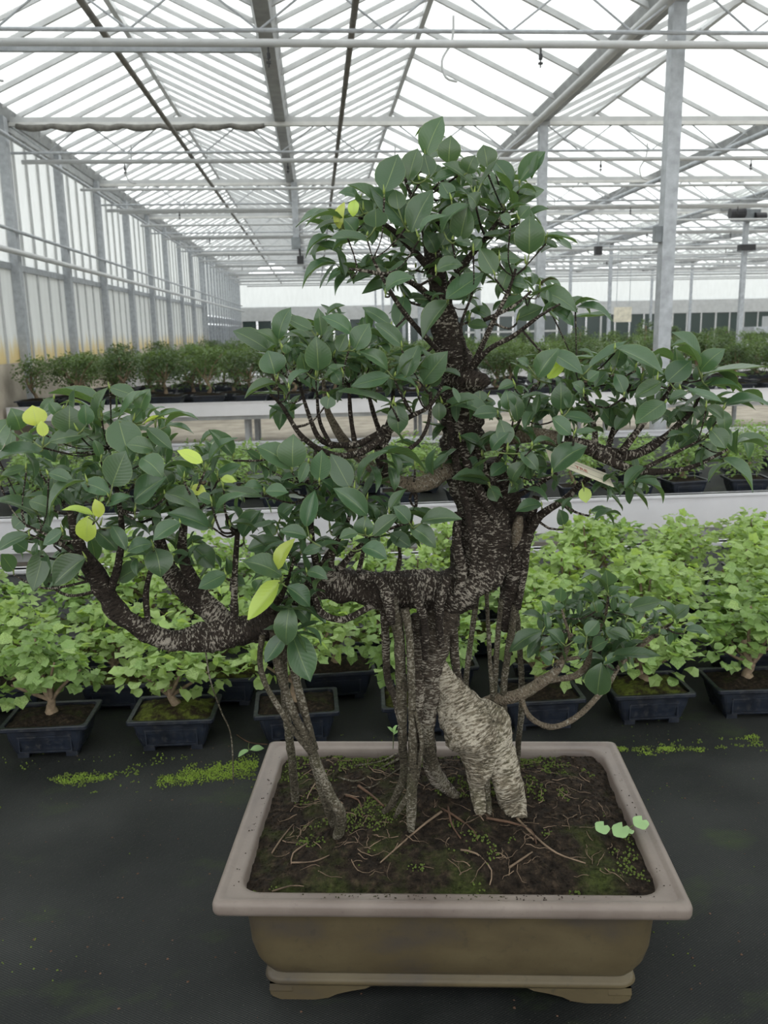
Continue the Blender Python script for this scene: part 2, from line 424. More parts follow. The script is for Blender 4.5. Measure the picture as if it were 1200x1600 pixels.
# posts
def post(x, y, lab, w=.057, grp=None):
    r = empty('steel_post', (x, y, 0))
    MB().box((-w, -w, 0), (w, w, GZ-.07)).build('column', 'galv', r)
    MB().box((-w*2, -w*2, 0), (w*2, w*2, .012)).build('base_plate', 'galv', r)
    MB().box((-.075, -w*1.1, GZ-.13), (.075, w*1.1, GZ-.06)).build('gutter_bracket', 'gutter', r)
    tag(r, lab, 'post', grp); return r
post(3.08, TY[0]+.27, 'thick galvanised square post standing right behind the spreading bonsai branch')
post(3.1, TY[1], 'galvanised post rising beside the crown of the bonsai')
for x in (10.0, 16.9, 23.8):
    for y in TY[3:]:
        if x < y*.63+1: post(x, y-1.2, 'distant galvanised post among the far plant benches', .05, 'distant greenhouse posts')
for y in TY[2:]: post(3.1, y, 'distant galvanised post in line behind the bonsai crown', .05, 'posts in line behind the crown')

# misting pipes across the house
pipes = [7.15, 12.05, 16.65, 21.25, 25.85, 30.4, 35, 39.6, 44.2]
for k, y in enumerate(pipes):
    x1 = min(XR-.3, y*.75+2)
    r = empty('misting_pipe', (0, y, 3.83 if k else 3.78))
    MB().tube([Vector((GX0+.1 if k < 3 else GX0+.5, 0, 0)), Vector((x1, 0, 0))], .03 if k < 2 else .032, 10).build('pipe', 'white_paint', r, True); pp = C.objects[-1]
    x = -2.4
    while x < x1 and k < 6:
        n = MB(); n.tube([Vector((x, 0, -.03)), Vector((x, 0, -.07))], .008, 6); n.tube([Vector((x, 0, -.07)), Vector((x, 0, -.11))], .016, 6); n.tube([Vector((x, 0, -.11)), Vector((x, 0, -.17))], .006, 6)
        n.box((x-.018, -.012, -.145), (x+.018, .012, -.13))
        n.build('nozzle', 'black_plastic', pp)
        x += 2.12
    x = -2.3
    while x < x1 and k < 5:
        hp = [(x, 0, .2), (x, 0, .1), (x-.02, 0, .0), (x-.09, 0, -.12), (x-.06, 0, -.24), (x+.03, 0, -.27)] if k in (0, 1) else [(x, 0, .15), (x, 0, -.02)]
        sp = smooth_path([(Vector(p), .01) for p in hp], .03)
        MB().tube([p for p, q in sp], .01, 6).build('hanger_rod', 'white_paint', pp, True)
        x += 3.45
    tag(r, 'white misting pipe with hanging nozzles, %s beyond the bonsai' % ['first', 'second', 'third', 'fourth', 'fifth', 'sixth', 'seventh', 'eighth', 'ninth'][k], 'pipe', 'misting pipes across the greenhouse')
for k in range(13):
    y = 14.1+2.3*k+(.35 if k % 2 else 0); x1 = min(XR-.3, y*.75+2)
    o = MB().tube([Vector((GX0+.3, y, 3.80)), Vector((x1, y, 3.80))], .022, 8).build('curtain_tube', 'white_paint', smooth=True)
    tag(o, 'thin white curtain tube spanning the house, %s beyond the climate sensor bay' % (['first', 'second', 'third', 'fourth', 'fifth', 'sixth', 'seventh', 'eighth', 'ninth', 'tenth', 'eleventh', 'twelfth', 'thirteenth'][k]), 'tube', 'thin curtain tubes across the greenhouse')
# lengthwise pipes
def lpipe(x, z, r, mat, lab, y0=Y0, y1=Y1-1):
    o = MB().tube([Vector((x, y0, z)), Vector((x, y1, z))], r, 10).build('lengthwise_pipe', mat, smooth=True); tag(o, lab, 'pipe'); return o
lpipe(-1.6, 3.99, .028, 'dark_pipe', 'dark weathered pipe running lengthwise between the side wall and the middle gutter')
lpipe(.385, 3.99, .028, 'dark_pipe', 'dark weathered pipe running lengthwise past the tip of the bonsai crown')
lpipe(2.89, 4.14, .045, 'white_paint', 'pale pipe running lengthwise under the gutter of the steel posts')
lpipe(5.87, 4.0, .04, 'galv', 'grey pipe running lengthwise beyond the thick steel post')
lpipe(8.5, 4.0, .035, 'galv', 'grey pipe running lengthwise in the second bay beyond the steel posts')
lpipe(GX0+.22, 2.63, .035, 'white_paint', 'white heating pipe low along the frosted side wall')
lpipe(GX0+.16, 2.90, .022, 'galv', 'thin grey pipe above the heating pipe along the side wall')
lpipe(GX0+.22, 3.97, .028, 'galv', 'thin grey pipe just below the side wall gutter')
tag(MB().box((GX0, -.02, 0), (GX0+BAY, .02, .035), Matrix.Translation((0, 7.45, 3.80))).build('curtain_bar', 'galv'), 'flat curtain bar spanning from the side wall to the middle gutter', 'bar')
# hanging climate box
r = empty('climate_sensor', (-.28, 16.30, GZ-.09))
MB().box((-.055, -.055, -.95), (.055, .055, 0)).build('drop_tube', 'galv', r)
MB().box((-.09, -.08, -1.15), (.07, .08, -.95)).build('sensor_box', 'grey_box', r)
MB().tube([Vector((.05, 0, -.9)), Vector((.06, 0, -1.3))], .02, 6).build('cable', 'black_plastic', r)
MB().box((.0, -.06, -1.42), (.12, .06, -1.28)).build('camera_head', 'black_plastic', r)
tag(r, 'grey climate sensor box with black head hanging from the middle gutter', 'sensor')
r = empty('hanging_sensor', (6.92, 21.05, 3.9))
MB().tube([Vector((0, 0, 0)), Vector((0, 0, -.42))], .02, 6).build('drop_tube', 'galv', r)
MB().box((-.08, -.08, -.62), (.08, .08, -.42)).build('sensor_head', 'black_plastic', r)
tag(r, 'small black sensor hanging from the roof between the two posts', 'sensor')
r = empty('vent_motor', (9.9, 19.72, GZ-.55))
MB().box((-.3, -.12, .1), (.3, .12, .34)).build('gear_case', 'grey_box', r)
MB().tube([Vector((-.45, -.15, .25)), Vector((-.1, -.15, .25))], .11, 12).build('motor', 'black_plastic', r)
MB().tube([Vector((.15, -.15, .18)), Vector((.4, -.15, .18))], .09, 12).build('chain_wheel', 'black_plastic', r)
MB().box((-.1, -.1, -.55), (.25, .1, -.42)).build('bracket', 'black_plastic', r)
tag(r, 'roof vent motor with dark gear case on top of a distant post', 'motor')
r = MB().box((3.08-.115, TY[0]+.23, 2.32), (3.08-.057, TY[0]+.31, 2.45)).build('junction_box', 'grey_box'); tag(r, 'small grey junction box on the side of the thick steel post', 'box')

# ------------------------------------------------ left wall: plinth, posts, panels
wl = empty('wall_left', (GX0, 0, 0)); tag(wl, kind='structure')
MB().box((-.1, Y0, 0), (.05, 31, 1.3)).build('plinth', 'concrete', wl)
MB().box((-.05, Y0, 2.45), (.03, 31, 2.53)).build('rail', 'galv', wl)
MB().box((-.05, Y0, 4.15), (.05, 31, 4.30)).build('rail', 'gutter', wl)
lo = MB().box((-.012, .012, 1.3), (.0, .488, 2.46)).mesh('wall_panel', 'panel_low')
up = MB().box((-.012, .012, 2.52), (.0, .488, 4.17)).mesh('wall_panel', 'panel_up')
mull = MB().box((-.02, -.018, 1.3), (.025, .018, 4.2)).mesh('mullion', 'white_paint')
k = 0; y = 2.5
while y < 31:
    T = Matrix.Translation((0, y, 0))
    obj('wall_panel', lo, wl, T); obj('wall_panel', up, wl, T); obj('mullion', mull, wl, T); y += .5
cm = MB().box((.0, -.07, 0), (.1, .07, 4.25)).mesh('wall_column', 'galv')
for k in range(13): obj('wall_column', cm, wl, Matrix.Translation((.02, 2.3+2.3*k, 0)))
wl2 = empty('trim_1', (GX0, 31, 0)); tag(wl2, kind='structure')
for k in range(15):
    for (z0, z1, mt) in ((0, 1.9, 'grey_box'), (1.95, 2.2, 'galv'), (2.25, 4.28, 'panel_up')):
        MB().box((-.02, .03, z0), (0, .97, z1), Matrix.Translation((0, k, 0))).build('wall_panel', mt, wl2)
    MB().box((0, -.05, 0), (.08, .05, 4.28), Matrix.Translation((0, k, 0))).build('wall_column', 'galv', wl2)
# ------------------------------------------------ far end wall
wb = empty('wall_back', (0, Y1, 0)); tag(wb, kind='structure')
MB().box((GX0, 0, 0), (XR, .1, .5)).build('plinth', 'white_paint', wb)
MB().box((GX0, -.05, 2.15), (XR, .1, 2.85)).build('fascia', 'white_paint', wb)
MB().box((GX0, 0, 2.85), (XR, .02, 4.4)).build('upper_panel', 'panel_up', wb)
x = GX0; k = 0
pm = MB().box((.04, .02, .5), (.76, .04, 2.15)).mesh('window_pane', 'dark_glass'); fm = MB().box((-.05, -.02, .5), (.05, .08, 2.15)).mesh('window_frame', 'white_paint')
sm = MB().box((-.02, -.01, .5), (.02, .06, 2.15)).mesh('window_frame', 'white_paint')
while x < XR-.4:
    obj('window_pane', pm, wb, Matrix.Translation((x, 0, 0))); obj('window_frame', fm if k % 4 == 0 else sm, wb, Matrix.Translation((x, 0, 0))); x += .8; k += 1
MB().box((8, -.03, 1.3), (13, .05, 1.4)).build('window_bar', 'white_paint', wb)
tag(MB().box((XR, Y0, 0), (XR+.02, Y1, 4.1)).build('wall_right', 'panel_up'), kind='structure')
r = empty('hanging_board', (9.25, 25.65, 1.69))
MB().box((-.27, -.02, 0), (.27, .02, .44)).build('board', 'cream', r); MB().tube([Vector((-.2, 0, .5)), Vector((-.2, 0, 2.2))], .01, 6).build('cord', 'galv', r); MB().tube([Vector((.2, 0, .5)), Vector((.2, 0, 2.2))], .01, 6).build('cord', 'galv', r)
tag(r, 'blank cream board hanging in front of the dark end windows', 'board')
r = empty('work_cart', (11.2, 20.6, 0))
MB().box((-.6, -.3, 1.35), (.7, .3, 1.5)).build('top_tray', 'galv', r); MB().box((-.6, -.3, .8), (.7, .3, .86)).build('shelf', 'galv', r)
MB().box((-.15, -.2, 1.5), (.4, .2, 1.75)).build('machine_head', 'white_paint', r)
for sx in (-.55, .65):
    for sy in (-.26, .26): MB().box((sx-.02, sy-.02, 0), (sx+.02, sy+.02, 1.35)).build('leg', 'galv', r)
tag(r, 'metal work cart with a machine on top before the end windows', 'cart')

# ================================================================== BENCHES
def bench(y0, y1, lab, x0=-3.7, x1=14, top='alu', lip=.05, drop=.12, grp=None):
    r = empty('plant_bench', (0, 0, 0))
    MB().box((x0, y0+.03, .70), (x1, y1-.03, .75)).build('bench_top', top, r)
    for ya, yb in ((y0, y0+.03), (y1-.03, y1)):
        MB().box((x0, ya, .75-drop), (x1, yb, .75+lip)).build('edge_profile', 'alu', r)
        s = .012 if ya == y0 else -.012
        MB().box((x0, ya-.012, .75+lip-.012), (x1, yb+.012, .75+lip)).build('edge_lip', 'alu', r)
        MB().box((x0, ya+s+.02, .75-drop-.05), (x1, yb+s+.02, .75-drop)).build('lower_rail', 'gutter', r)
    x = x0+.4
    while x < x1:
        for yy in (y0+.35, y1-.35): MB().box((x-.025, yy-.025, 0), (x+.025, yy+.025, .70)).build('leg', 'galv', r)
        x += 2.4
    tag(r, lab, 'bench', grp); return r
bench(-.9, 3.22, 'plant bench with black woven cloth carrying the big bonsai', top='cloth', lip=.02, drop=.1, x0=-3.2, x1=4)
bench(4.0, 6.62, 'aluminium plant bench directly behind the cloth covered bench', x1=7, top='cloth')
bench(10.5, 11.68, 'aluminium bench of hedge-like bonsai below the frosted wall', x1=9)
bench(12.15, 13.45, 'aluminium bench behind the hedge-like bonsai row', x1=12)
for k in range(6): bench(TY[k+2]+.25, TY[k+2]+3.1, 'distant aluminium bench, %s behind the hedge-like bonsai' % ORD[k+1], x1=min(28, 14+3*k), grp='distant benches')

# ================================================================== POTTED PLANTS
def pot_mesh(w, d, h, mat='glaze'):
    hw, hd = w/2, d/2; m = MB()
    m.rings([rrect(hw*.70, hd*.70, .006, .008, 4), rrect(hw*.74, hd*.74, .008, .012, 4), rrect(hw*.84, hd*.84, .01, h*.55, 4), rrect(hw*.88, hd*.88, .01, h*.86, 4),
             rrect(hw*.985, hd*.98, .006, h*.87, 4), rrect(hw, hd, .007, h*.9, 4), rrect(hw, hd, .007, h*.98, 4), rrect(hw*.985, hd*.98, .007, h, 4),
             rrect(hw*.90, hd*.87, .012, h*.985, 4), rrect(hw*.86, hd*.83, .012, h*.6, 4)], True, True)
    for sx in (-1, 1):
        for sy in (-1, 1): m.box((sx*hw*.55-.012, sy*hd*.55-.012, 0), (sx*hw*.55+.012, sy*hd*.55+.012, .014))
    for sy in (-1, 1):      # raised frame of the front and back panel
        for (x0, x1, z0, z1) in ((-.6, .6, .2, .24), (-.6, .6, .66, .7), (-.6, -.57, .24, .66), (.57, .6, .24, .66)):
            y0 = hd*(.77+.1*z0)*sy
            m.box((x0*hw, min(y0, y0+sy*.004), z0*h), (x1*hw, max(y0, y0+sy*.004)+.002, z1*h))
    return m.mesh('pot', mat)
def soil_mesh(w, d, h, rise=.014, mat='soil', sc=40):
    m = MB(); n = 12; hw, hd = w*.445, d*.425
    for j in range(n+1):
        for i in range(n+1):
            u, v = i/n*2-1, j/n*2-1
            z = h*.9+rise*(1-max(abs(u), abs(v))**2)+.004*noise.noise(Vector((u*4, v*4, w*sc)))+.003*noise.noise(Vector((u*11, v*9, w*sc)))
            m.v.append(Vector((u*hw, v*hd, z)))
    for j in range(n):
        for i in range(n): a = j*(n+1)+i; m.face((a, a+1, a+n+2, a+n+1))
    return m.mesh('soil', mat, True)
def lobed(k=0):
    rr = random.Random(k); vs = [Vector((.45, 0, .0))]; n = 10
    for i in range(n):
        a = 2*PI*i/n; ca, sa = math.cos(a), math.sin(a)
        r = .5*(1 if i % 2 == 0 else .8)*rr.uniform(.9, 1.1)
        x = .45+r*ca*(1.1 if ca > 0 else .9); y = r*sa*.85
        vs.append(Vector((x, y, -.18*(x-.4)**2+.28*abs(y)-.05+rr.uniform(-.06, .06))))
    return vs, [(0, i+1, (i+1) % n+1) for i in range(n)], [None]*n
def small_leaf():
    vs = [Vector(p) for p in ((0, 0, 0), (.35, .24, .06), (.35, -.24, .06), (.7, .2, .03), (.7, -.2, .03), (1, 0, -.06), (.5, 0, 0))]
    return vs, [(0, 6, 1), (0, 2, 6), (1, 6, 3), (6, 2, 4), (6, 4, 5), (6, 5, 3)], [None]*6
LOBE = [lobed(k) for k in range(4)]; SML = small_leaf()
def orient(p, d, n, s):
    d = d.normalized(); n = (n-d*n.dot(d)); n = n.normalized() if n.length > 1e-4 else d.orthogonal().normalized()
    y = n.cross(d); m = Matrix((d*s, y*s, n*s)).transposed().to_4x4(); m.translation = p; return m
def foliage_points(blobs, count, rr, inner=.35):
    out = []; tot = sum(b[3]*b[3] for b in blobs)
    for b in blobs:
        for i in range(int(count*b[3]**2/tot)):
            v = Vector((rr.gauss(0, 1), rr.gauss(0, 1), rr.gauss(.25, 1))).normalized()
            q = rr.uniform(inner, 1)**.5
            p = Vector((b[0]+v.x*b[3]*q, b[1]+v.y*b[3]*q, b[2]+v.z*b[4]*q))
            d = Vector((v.x, v.y, v.z*.3-.15))+Vector((rr.uniform(-.6, .6), rr.uniform(-.6, .6), rr.uniform(-.4, .4)))
            out.append((p, d, Vector((v.x*.5, v.y*.5, .9))+Vector((rr.uniform(-.5, .5), rr.uniform(-.5, .5), 0)), q))
    return out
def foliage_mesh(pts, size, rr, shapes, mat):
    m = MB()
    for p, d, n, q in pts: m.add(*rr.choice(shapes), orient(p, d, n, size*rr.uniform(.65, 1.25)))
    return m.mesh('foliage', mat)
def bent_trunk(h, r, rr, lean=.02, mat='trunk_small', z0=.06, stems=()):
    pts = [(Vector((0, 0, z0-.01)), r*1.9), (Vector((0, 0, z0+.012)), r*1.25)]
    x = y = 0
    for k in range(1, 5):
        x += rr.uniform(-lean, lean); y += rr.uniform(-lean, lean); pts.append((Vector((x, y, z0+h*k/4)), r*(1-.13*k)))
    sp = smooth_path(pts, .01); m = MB().tube([p for p, q in sp], [q for p, q in sp], 9, lump=.18, ls=50)
    for (bx, by, bz) in stems:
        s = smooth_path([(pts[3][0], r*.5), ((pts[4][0]+Vector((bx, by, bz)))/2+Vector((0, 0, -.01)), r*.35), (Vector((bx, by, bz)), r*.2)], .012)
        m.tube([p for p, q in s], [q for p, q in s], 6)
    return m.mesh('trunk', mat, True)
lobe_me = []
for k in range(3):
    for mt in ('lime_leaf', 'lime_leaf2'):
        mm = MB(); mm.add(*LOBE[k], Matrix()); lobe_me.append(mm.mesh('leaf', mt))
PW, PD, PH = .185, .135, .076
pot_s = pot_mesh(PW, PD, PH); soil_s = [soil_mesh(PW, PD, PH), soil_mesh(PW, PD, PH, .02, 'mossy')]
KIND = []
for k in range(6):
    rr = random.Random(50+k); h = rr.uniform(.06, .10)
    bl = [(rr.uniform(-.02, .02), rr.uniform(-.02, .02), PH+h+.05, .07, .06)]
    for i in range(5): a = i*1.256+rr.uniform(-.3, .3); bl.append((math.cos(a)*.075, math.sin(a)*.062, PH+h+rr.uniform(-.01, .06), .05, .04))
    bl.append((rr.uniform(-.03, .03), rr.uniform(-.03, .03), PH+h+.10, .04, .035))
    pts = foliage_points(bl, 330, rr)
    tr = bent_trunk(h, .011, rr, .012, z0=PH-.004, stems=[b[:3] for b in bl[1:]])
    mt = 'lime_leaf' if k % 3 else 'lime_leaf2'
    KIND.append((pts, tr, foliage_mesh(pts, .030, rr, LOBE, mt), h))
def place_small(x, y, k, label, group=None, parts=False, z=.75, rz=0, sc=1, sub=None):
    pts, tr, fo, h = KIND[k % 6]
    r = empty('potted_bonsai', (x, y, z), rz); r.scale = (sc, sc, sc)
    obj('pot', pot_s, r); obj('soil', soil_s[k % 2], r); obj('trunk', tr, r)
    if parts:
        rr = random.Random(k*31+int(x*100)); order = sorted(range(len(pts)), key=lambda i: -pts[i][3]+.5*pts[i][0].y)[:45]; so = set(order)
        for i in order:
            p, d, n, q = pts[i]; obj('leaf', lobe_me[rr.randrange(6)], r, orient(p*1.03, d, n, .031*rr.uniform(.8, 1.25)))
        key = (k % 6, 'rest')
        if key not in RESTM: RESTM[key] = foliage_mesh([pts[i] for i in range(len(pts)) if i not in so], .030, rr, LOBE, 'lime_leaf' if k % 3 else 'lime_leaf2')
        tag(obj('foliage', RESTM[key], r), kind='stuff')
    else: tag(obj('foliage', fo, r), kind='stuff')
    return tag(r, label, 'bonsai', group)
RESTM = {}
front = [(-.60, 'lime-leaved potted bonsai in front row, leafy mop drooping over its dark pot'),
         (-.335, 'lime-leaved potted bonsai with slim straight trunk, in front row beside the brightest moss patch'),
         (-.07, 'lime-leaved potted bonsai in front row, beside the rear corner of the big pot'),
         (.21, 'lime-leaved potted bonsai in the front row, mostly hidden behind the big trunk'),
         (.475, 'lime-leaved potted bonsai in the front row, under the low curved branch of the big bonsai'),
         (.725, 'lime-leaved potted bonsai with swollen tan roots, second from the low curved branch'),
         (.965, 'lime-leaved potted bonsai on a straight bare trunk over bright mossy soil')]
for i, (x, lab) in enumerate(front): place_small(x, 1.77, i, lab, 'front row of small bonsai', True, rz=R.uniform(-.06, .06))
for x in (-.86, 1.22): place_small(x, 1.77, 2, 'lime-leaved potted bonsai at an outer end of the front row', 'front row of small bonsai')
row = 0
for y in (1.985, 2.2, 2.42, 2.66):
    row += 1; x = -1.54 if row % 2 == 0 else -1.28
    x += .0 if row % 2 else .13
    while x < 2.3:
        if abs(x) < y*.62+.35 and not (row == 3 and R.random() < .2) and not (row == 4 and R.random() < .5):
            place_small(x+R.uniform(-.012, .012), y+R.uniform(-.01, .01), R.randrange(6), 'lime-leaved potted bonsai, %s row behind the moss strip' % ['second', 'third', 'fourth', 'fifth', 'sixth', 'seventh'][row-1],
                        ['second', 'third', 'fourth', 'fifth', 'sixth', 'seventh'][row-1]+' row of small bonsai', row == 1 and -.8 < x < 1.2, rz=R.uniform(-.1, .1), sc=R.uniform(.9, 1.08))
        x += .26
# bench behind: finer-leaved plants
K2 = []
for k in range(4):
    rr = random.Random(90+k); h = rr.uniform(.07, .11)
    bl = [(rr.uniform(-.07, .07), rr.uniform(-.05, .05), PH+h+rr.uniform(-.05, .11), .085, .06) for i in range(9)]
    pts = foliage_points(bl, 520, rr); K2.append((bent_trunk(h, .011, rr, .015, z0=PH-.004), foliage_mesh(pts, .027, rr, [SML], 'lime_leaf2' if k < 3 else 'dark_foliage2')))
for j, y in enumerate((4.22, 4.58, 4.95)):
    x = -2.6+.15*(j % 2)
    while x < 4.2:
        if -y*.5-.25 < x < y*.56+.2:
            r = empty('potted_bonsai', (x+R.uniform(-.03, .03), y, .75), R.uniform(-.15, .15)); r.scale = [R.uniform(.95, 1.2)-.1*j]*3
            t, f = R.choice(K2); obj('pot', pot_s, r); obj('soil', soil_s[0], r); obj('trunk', t, r); tag(obj('foliage', f, r), kind='stuff')
            tag(r, 'small fine-leaved bonsai on the aluminium bench behind, %s row from its front edge' % ORD[j], 'bonsai', ORD[j]+' row on the second bench')
        x += .3
# hedge-like bonsai in wide blue pots
K3 = []
pot_m = pot_mesh(.44, .32, .10); soil_m = soil_mesh(.44, .32, .10, .03)
for k in range(5):
    rr = random.Random(130+k); h = .2
    bl = [(rr.uniform(-.2, .2), rr.uniform(-.12, .12), .1+rr.uniform(.12, .44), rr.uniform(.1, .15), rr.uniform(.07, .11)) for i in range(12)]+[(0, 0, .46, .16, .09), (.12, 0, .4, .12, .1), (-.13, 0, .42, .12, .1)]
    pts = foliage_points(bl, 1300, rr, .2); K3.append((bent_trunk(.24, .022, rr, .05, z0=.1, stems=[b[:3] for b in bl[:6]]), foliage_mesh(pts, .038, rr, [SML], 'dark_foliage' if k % 3 else 'dark_foliage2')))
def hedge(x, y, sc, label, group, z=.75):
    t, f = R.choice(K3); r = empty('potted_bonsai', (x, y, z), R.choice((0, PI))+R.uniform(-.1, .1)); r.scale = (R.uniform(.95, 1.1), R.uniform(.95, 1.1), sc)
    obj('pot', pot_m, r); obj('soil', soil_m, r); obj('trunk', t, r); tag(obj('foliage', f, r), kind='stuff'); return tag(r, label, 'bonsai', group)
for j, (y, sp) in enumerate(((10.78, .52), (11.32, .52), (12.45, .55), (13.05, .55))):
    x = (-3.42 if j < 2 else -3.3)+.26*(j % 2)
    while x < y*.6:
        if j < 3 or min(abs(x-PY(q, 520, 13.1).x) for q in (905, 1008, 1110)) > .5: hedge(x, y, R.uniform(1.02, 1.28), 'hedge-like dark green bonsai in a wide blue pot, %s row from the bench edge' % ORD[j], ORD[j]+' row of hedge-like bonsai')
        x += sp
for bi, (ya, n) in enumerate(((17.3, 2), (22.0, 1), (26.5, 1))):
    for j in range(n):
        y = ya+j*1.0; x = -3.05
        while x < min(y*.58+.3, 11.5+3*bi):
            hedge(x, y, R.uniform(.9, 1.35), 'distant dark green bonsai in a blue pot before the dark end windows', 'distant bonsai on the far benches'); x += .75+.1*bi
# clipped ball topiaries
for (px, y, zt, lab) in ((905, 13.1, 1.62, 'clipped ball topiary beside the second steel post'), (1008, 13.1, 1.70, 'tall layered topiary directly beside the thick steel post'), (1110, 13.1, 1.55, 'rounded topiary bush between the thick post and the vent motor post')):
    rr = random.Random(px); p = PY(px, 520, y); H = zt-.75
    bl = [(0, 0, H-.14, .15, .13), (.08, 0, H-.42, .17, .13), (-.1, .05, H-.6, .19, .1)]
    r = empty('topiary', (p.x, y, .75)); obj('pot', pot_m, r); obj('soil', soil_m, r)
    obj('trunk', bent_trunk(H-.2, .025, rr, .02, z0=.1), r); tag(obj('foliage', foliage_mesh(foliage_points(bl, 700, rr, .3), .045, rr, [SML], 'dark_foliage'), r), kind='stuff'); tag(r, lab, 'topiary')
# ================================================================== THE BIG BONSAI
BX, BY, BZ, BR = .167, 1.1365, .75, math.radians(-6.8)
bons = empty('ficus_bonsai', (BX, BY, BZ)); tag(bons, 'large old ficus bonsai with aerial roots in a wide rectangular clay pot', 'bonsai')
INV = Matrix.Translation((-BX, -BY, -BZ)); PR = Matrix.Rotation(BR, 4, 'Z')
def part(mb, name, mat, smooth=True, parent=None, kind=None, label=None):
    o = mb.build(name, mat, parent or bons, smooth)
    o.matrix_basis = Matrix() if parent else INV
    return tag(o, label, None, None, kind)
# pot (local frame of the pot)
def ringset(l, n=7): return [rrect(a, b, r, z, n) for a, b, r, z in l]
pot = MB().rings(ringset([(.20, .13, .02, .022), (.236, .166, .022, .022), (.244, .174, .022, .024), (.248, .178, .022, .030), (.245, .175, .022, .036), (.239, .169, .022, .038), (.239, .169, .022, .041), (.243, .173, .022, .043), (.247, .177, .024, .049),
      (.256, .184, .026, .066), (.262, .188, .026, .09), (.265, .1895, .026, .13), (.271, .19, .026, .157), (.274, .193, .026, .16)]), True, False)
po = pot.build('pot', 'body', bons, True); po.matrix_basis = PR
rim = MB().rings(ringset([(.266, .186, .02, .159), (.294, .211, .008, .158), (.2985, .2155, .009, .1605), (.300, .217, .010, .165), (.300, .217, .010, .173), (.2985, .2155, .010, .1775), (.295, .212, .010, .1795), (.290, .207, .010, .1795), (.2865, .2035, .010, .1765),
      (.284, .201, .012, .1762), (.276, .194, .026, .1768), (.271, .1895, .03, .1755), (.269, .1875, .03, .171), (.266, .1845, .03, .16), (.255, .173, .03, .10)]), False, False)
ro = rim.build('pot_rim', 'rim', po, True)
for sx in (-1, 1):
    for sy in (-1, 1):
        f = MB()
        prof = [(.0, .024), (-.001, .014), (.003, .005), (.014, 0), (.06, 0), (.078, .003), (.09, .009), (.108, .014), (.128, .018), (.14, .024)]
        x0, y0 = sx*.240, sy*.172
        f.rings([[(x0-sx*px, y0-sy*dy, pz) for px, pz in prof] for dy in (0, .03)])
        prof2 = [(p[0]*.75, p[1]) for p in prof]
        f.rings([[(x0-sx*dx, y0-sy*px, pz) for px, pz in prof2] for dx in (0, .03)])
        fo = f.build('pot_foot', 'body', po)
def soil_z(u, v):
    e = max(abs(u)/.265, abs(v)/.185); p = Vector((u*11, v*11, 3))
    return .163+.030*(1-min(1, e)**2.2)+.008*noise.noise(p)+.005*noise.noise(p*3.1)+.003*noise.noise(p*8)
sm_ = MB(); NX, NY = 110, 80
for j in range(NY+1):
    for i in range(NX+1):
        u = (i/NX*2-1)*.2685; v = (j/NY*2-1)*.187; sm_.v.append(Vector((u, v, soil_z(u, v))))
for j in range(NY):
    for i in range(NX): a = j*(NX+1)+i; sm_.face((a, a+1, a+NX+2, a+NX+1))
so = sm_.build('soil', 'soil', bons, True); so.matrix_basis = PR
def onsoil(px, py, dz=0):
    """the point of the soil under a pixel"""
    z = BZ+.185
    for k in range(6):
        p = PZ(px, py, z); q = PR.inverted() @ (p-Vector((BX, BY, BZ))); z = BZ+soil_z(max(-.265, min(.265, q.x)), max(-.183, min(.183, q.y)))
    p = PZ(px, py, z); p.z += dz; return p
rr = random.Random(5)
cr, ms, rt = MB(), MB(), MB()
for i in range(7000):
    u, v = rr.uniform(-.263, .263), rr.uniform(-.182, .182); r = rr.uniform(.0006, .003)*rr.uniform(.5, 1); cr.blob((u, v, soil_z(u, v)+r*.3), r)
tag(cr.build('soil_crumbs', 'soil', so), kind='stuff')
for i in range(9000):
    u, v = rr.uniform(-.263, .263), rr.uniform(-.182, .182)
    g = noise.noise(Vector((u*13+5, v*13, 0)))+.6*noise.noise(Vector((u*40, v*40, 7)))
    if v > .10 and (u < -.08 or .02 < u < .2): g += .55
    if g > .3: r = rr.uniform(.0009, .0024); ms.blob((u, v, soil_z(u, v)+r*.5), r, 1)
tag(ms.build('soil_moss', 'moss_dark', so), kind='stuff')
for i in range(260):
    u, v = rr.uniform(-.235, .235), rr.uniform(-.155, .155); a = rr.uniform(0, 6.3); L = rr.uniform(.015, .05); pts = []; q_ = rr.uniform(.0003, .0008)
    for k in range(6):
        pts.append(Vector((u, v, soil_z(u, v)+.001+.002*math.sin(k*.63)*rr.random())))
        a += rr.uniform(-.6, .6); u += math.cos(a)*L/6; v += math.sin(a)*L/6
        u = max(-.248, min(.248, u)); v = max(-.163, min(.163, v))
    rt.tube(pts, [q_*(1-.12*k) for k in range(6)], 4)
tag(rt.build('rootlets', 'rootlet', so), kind='stuff')
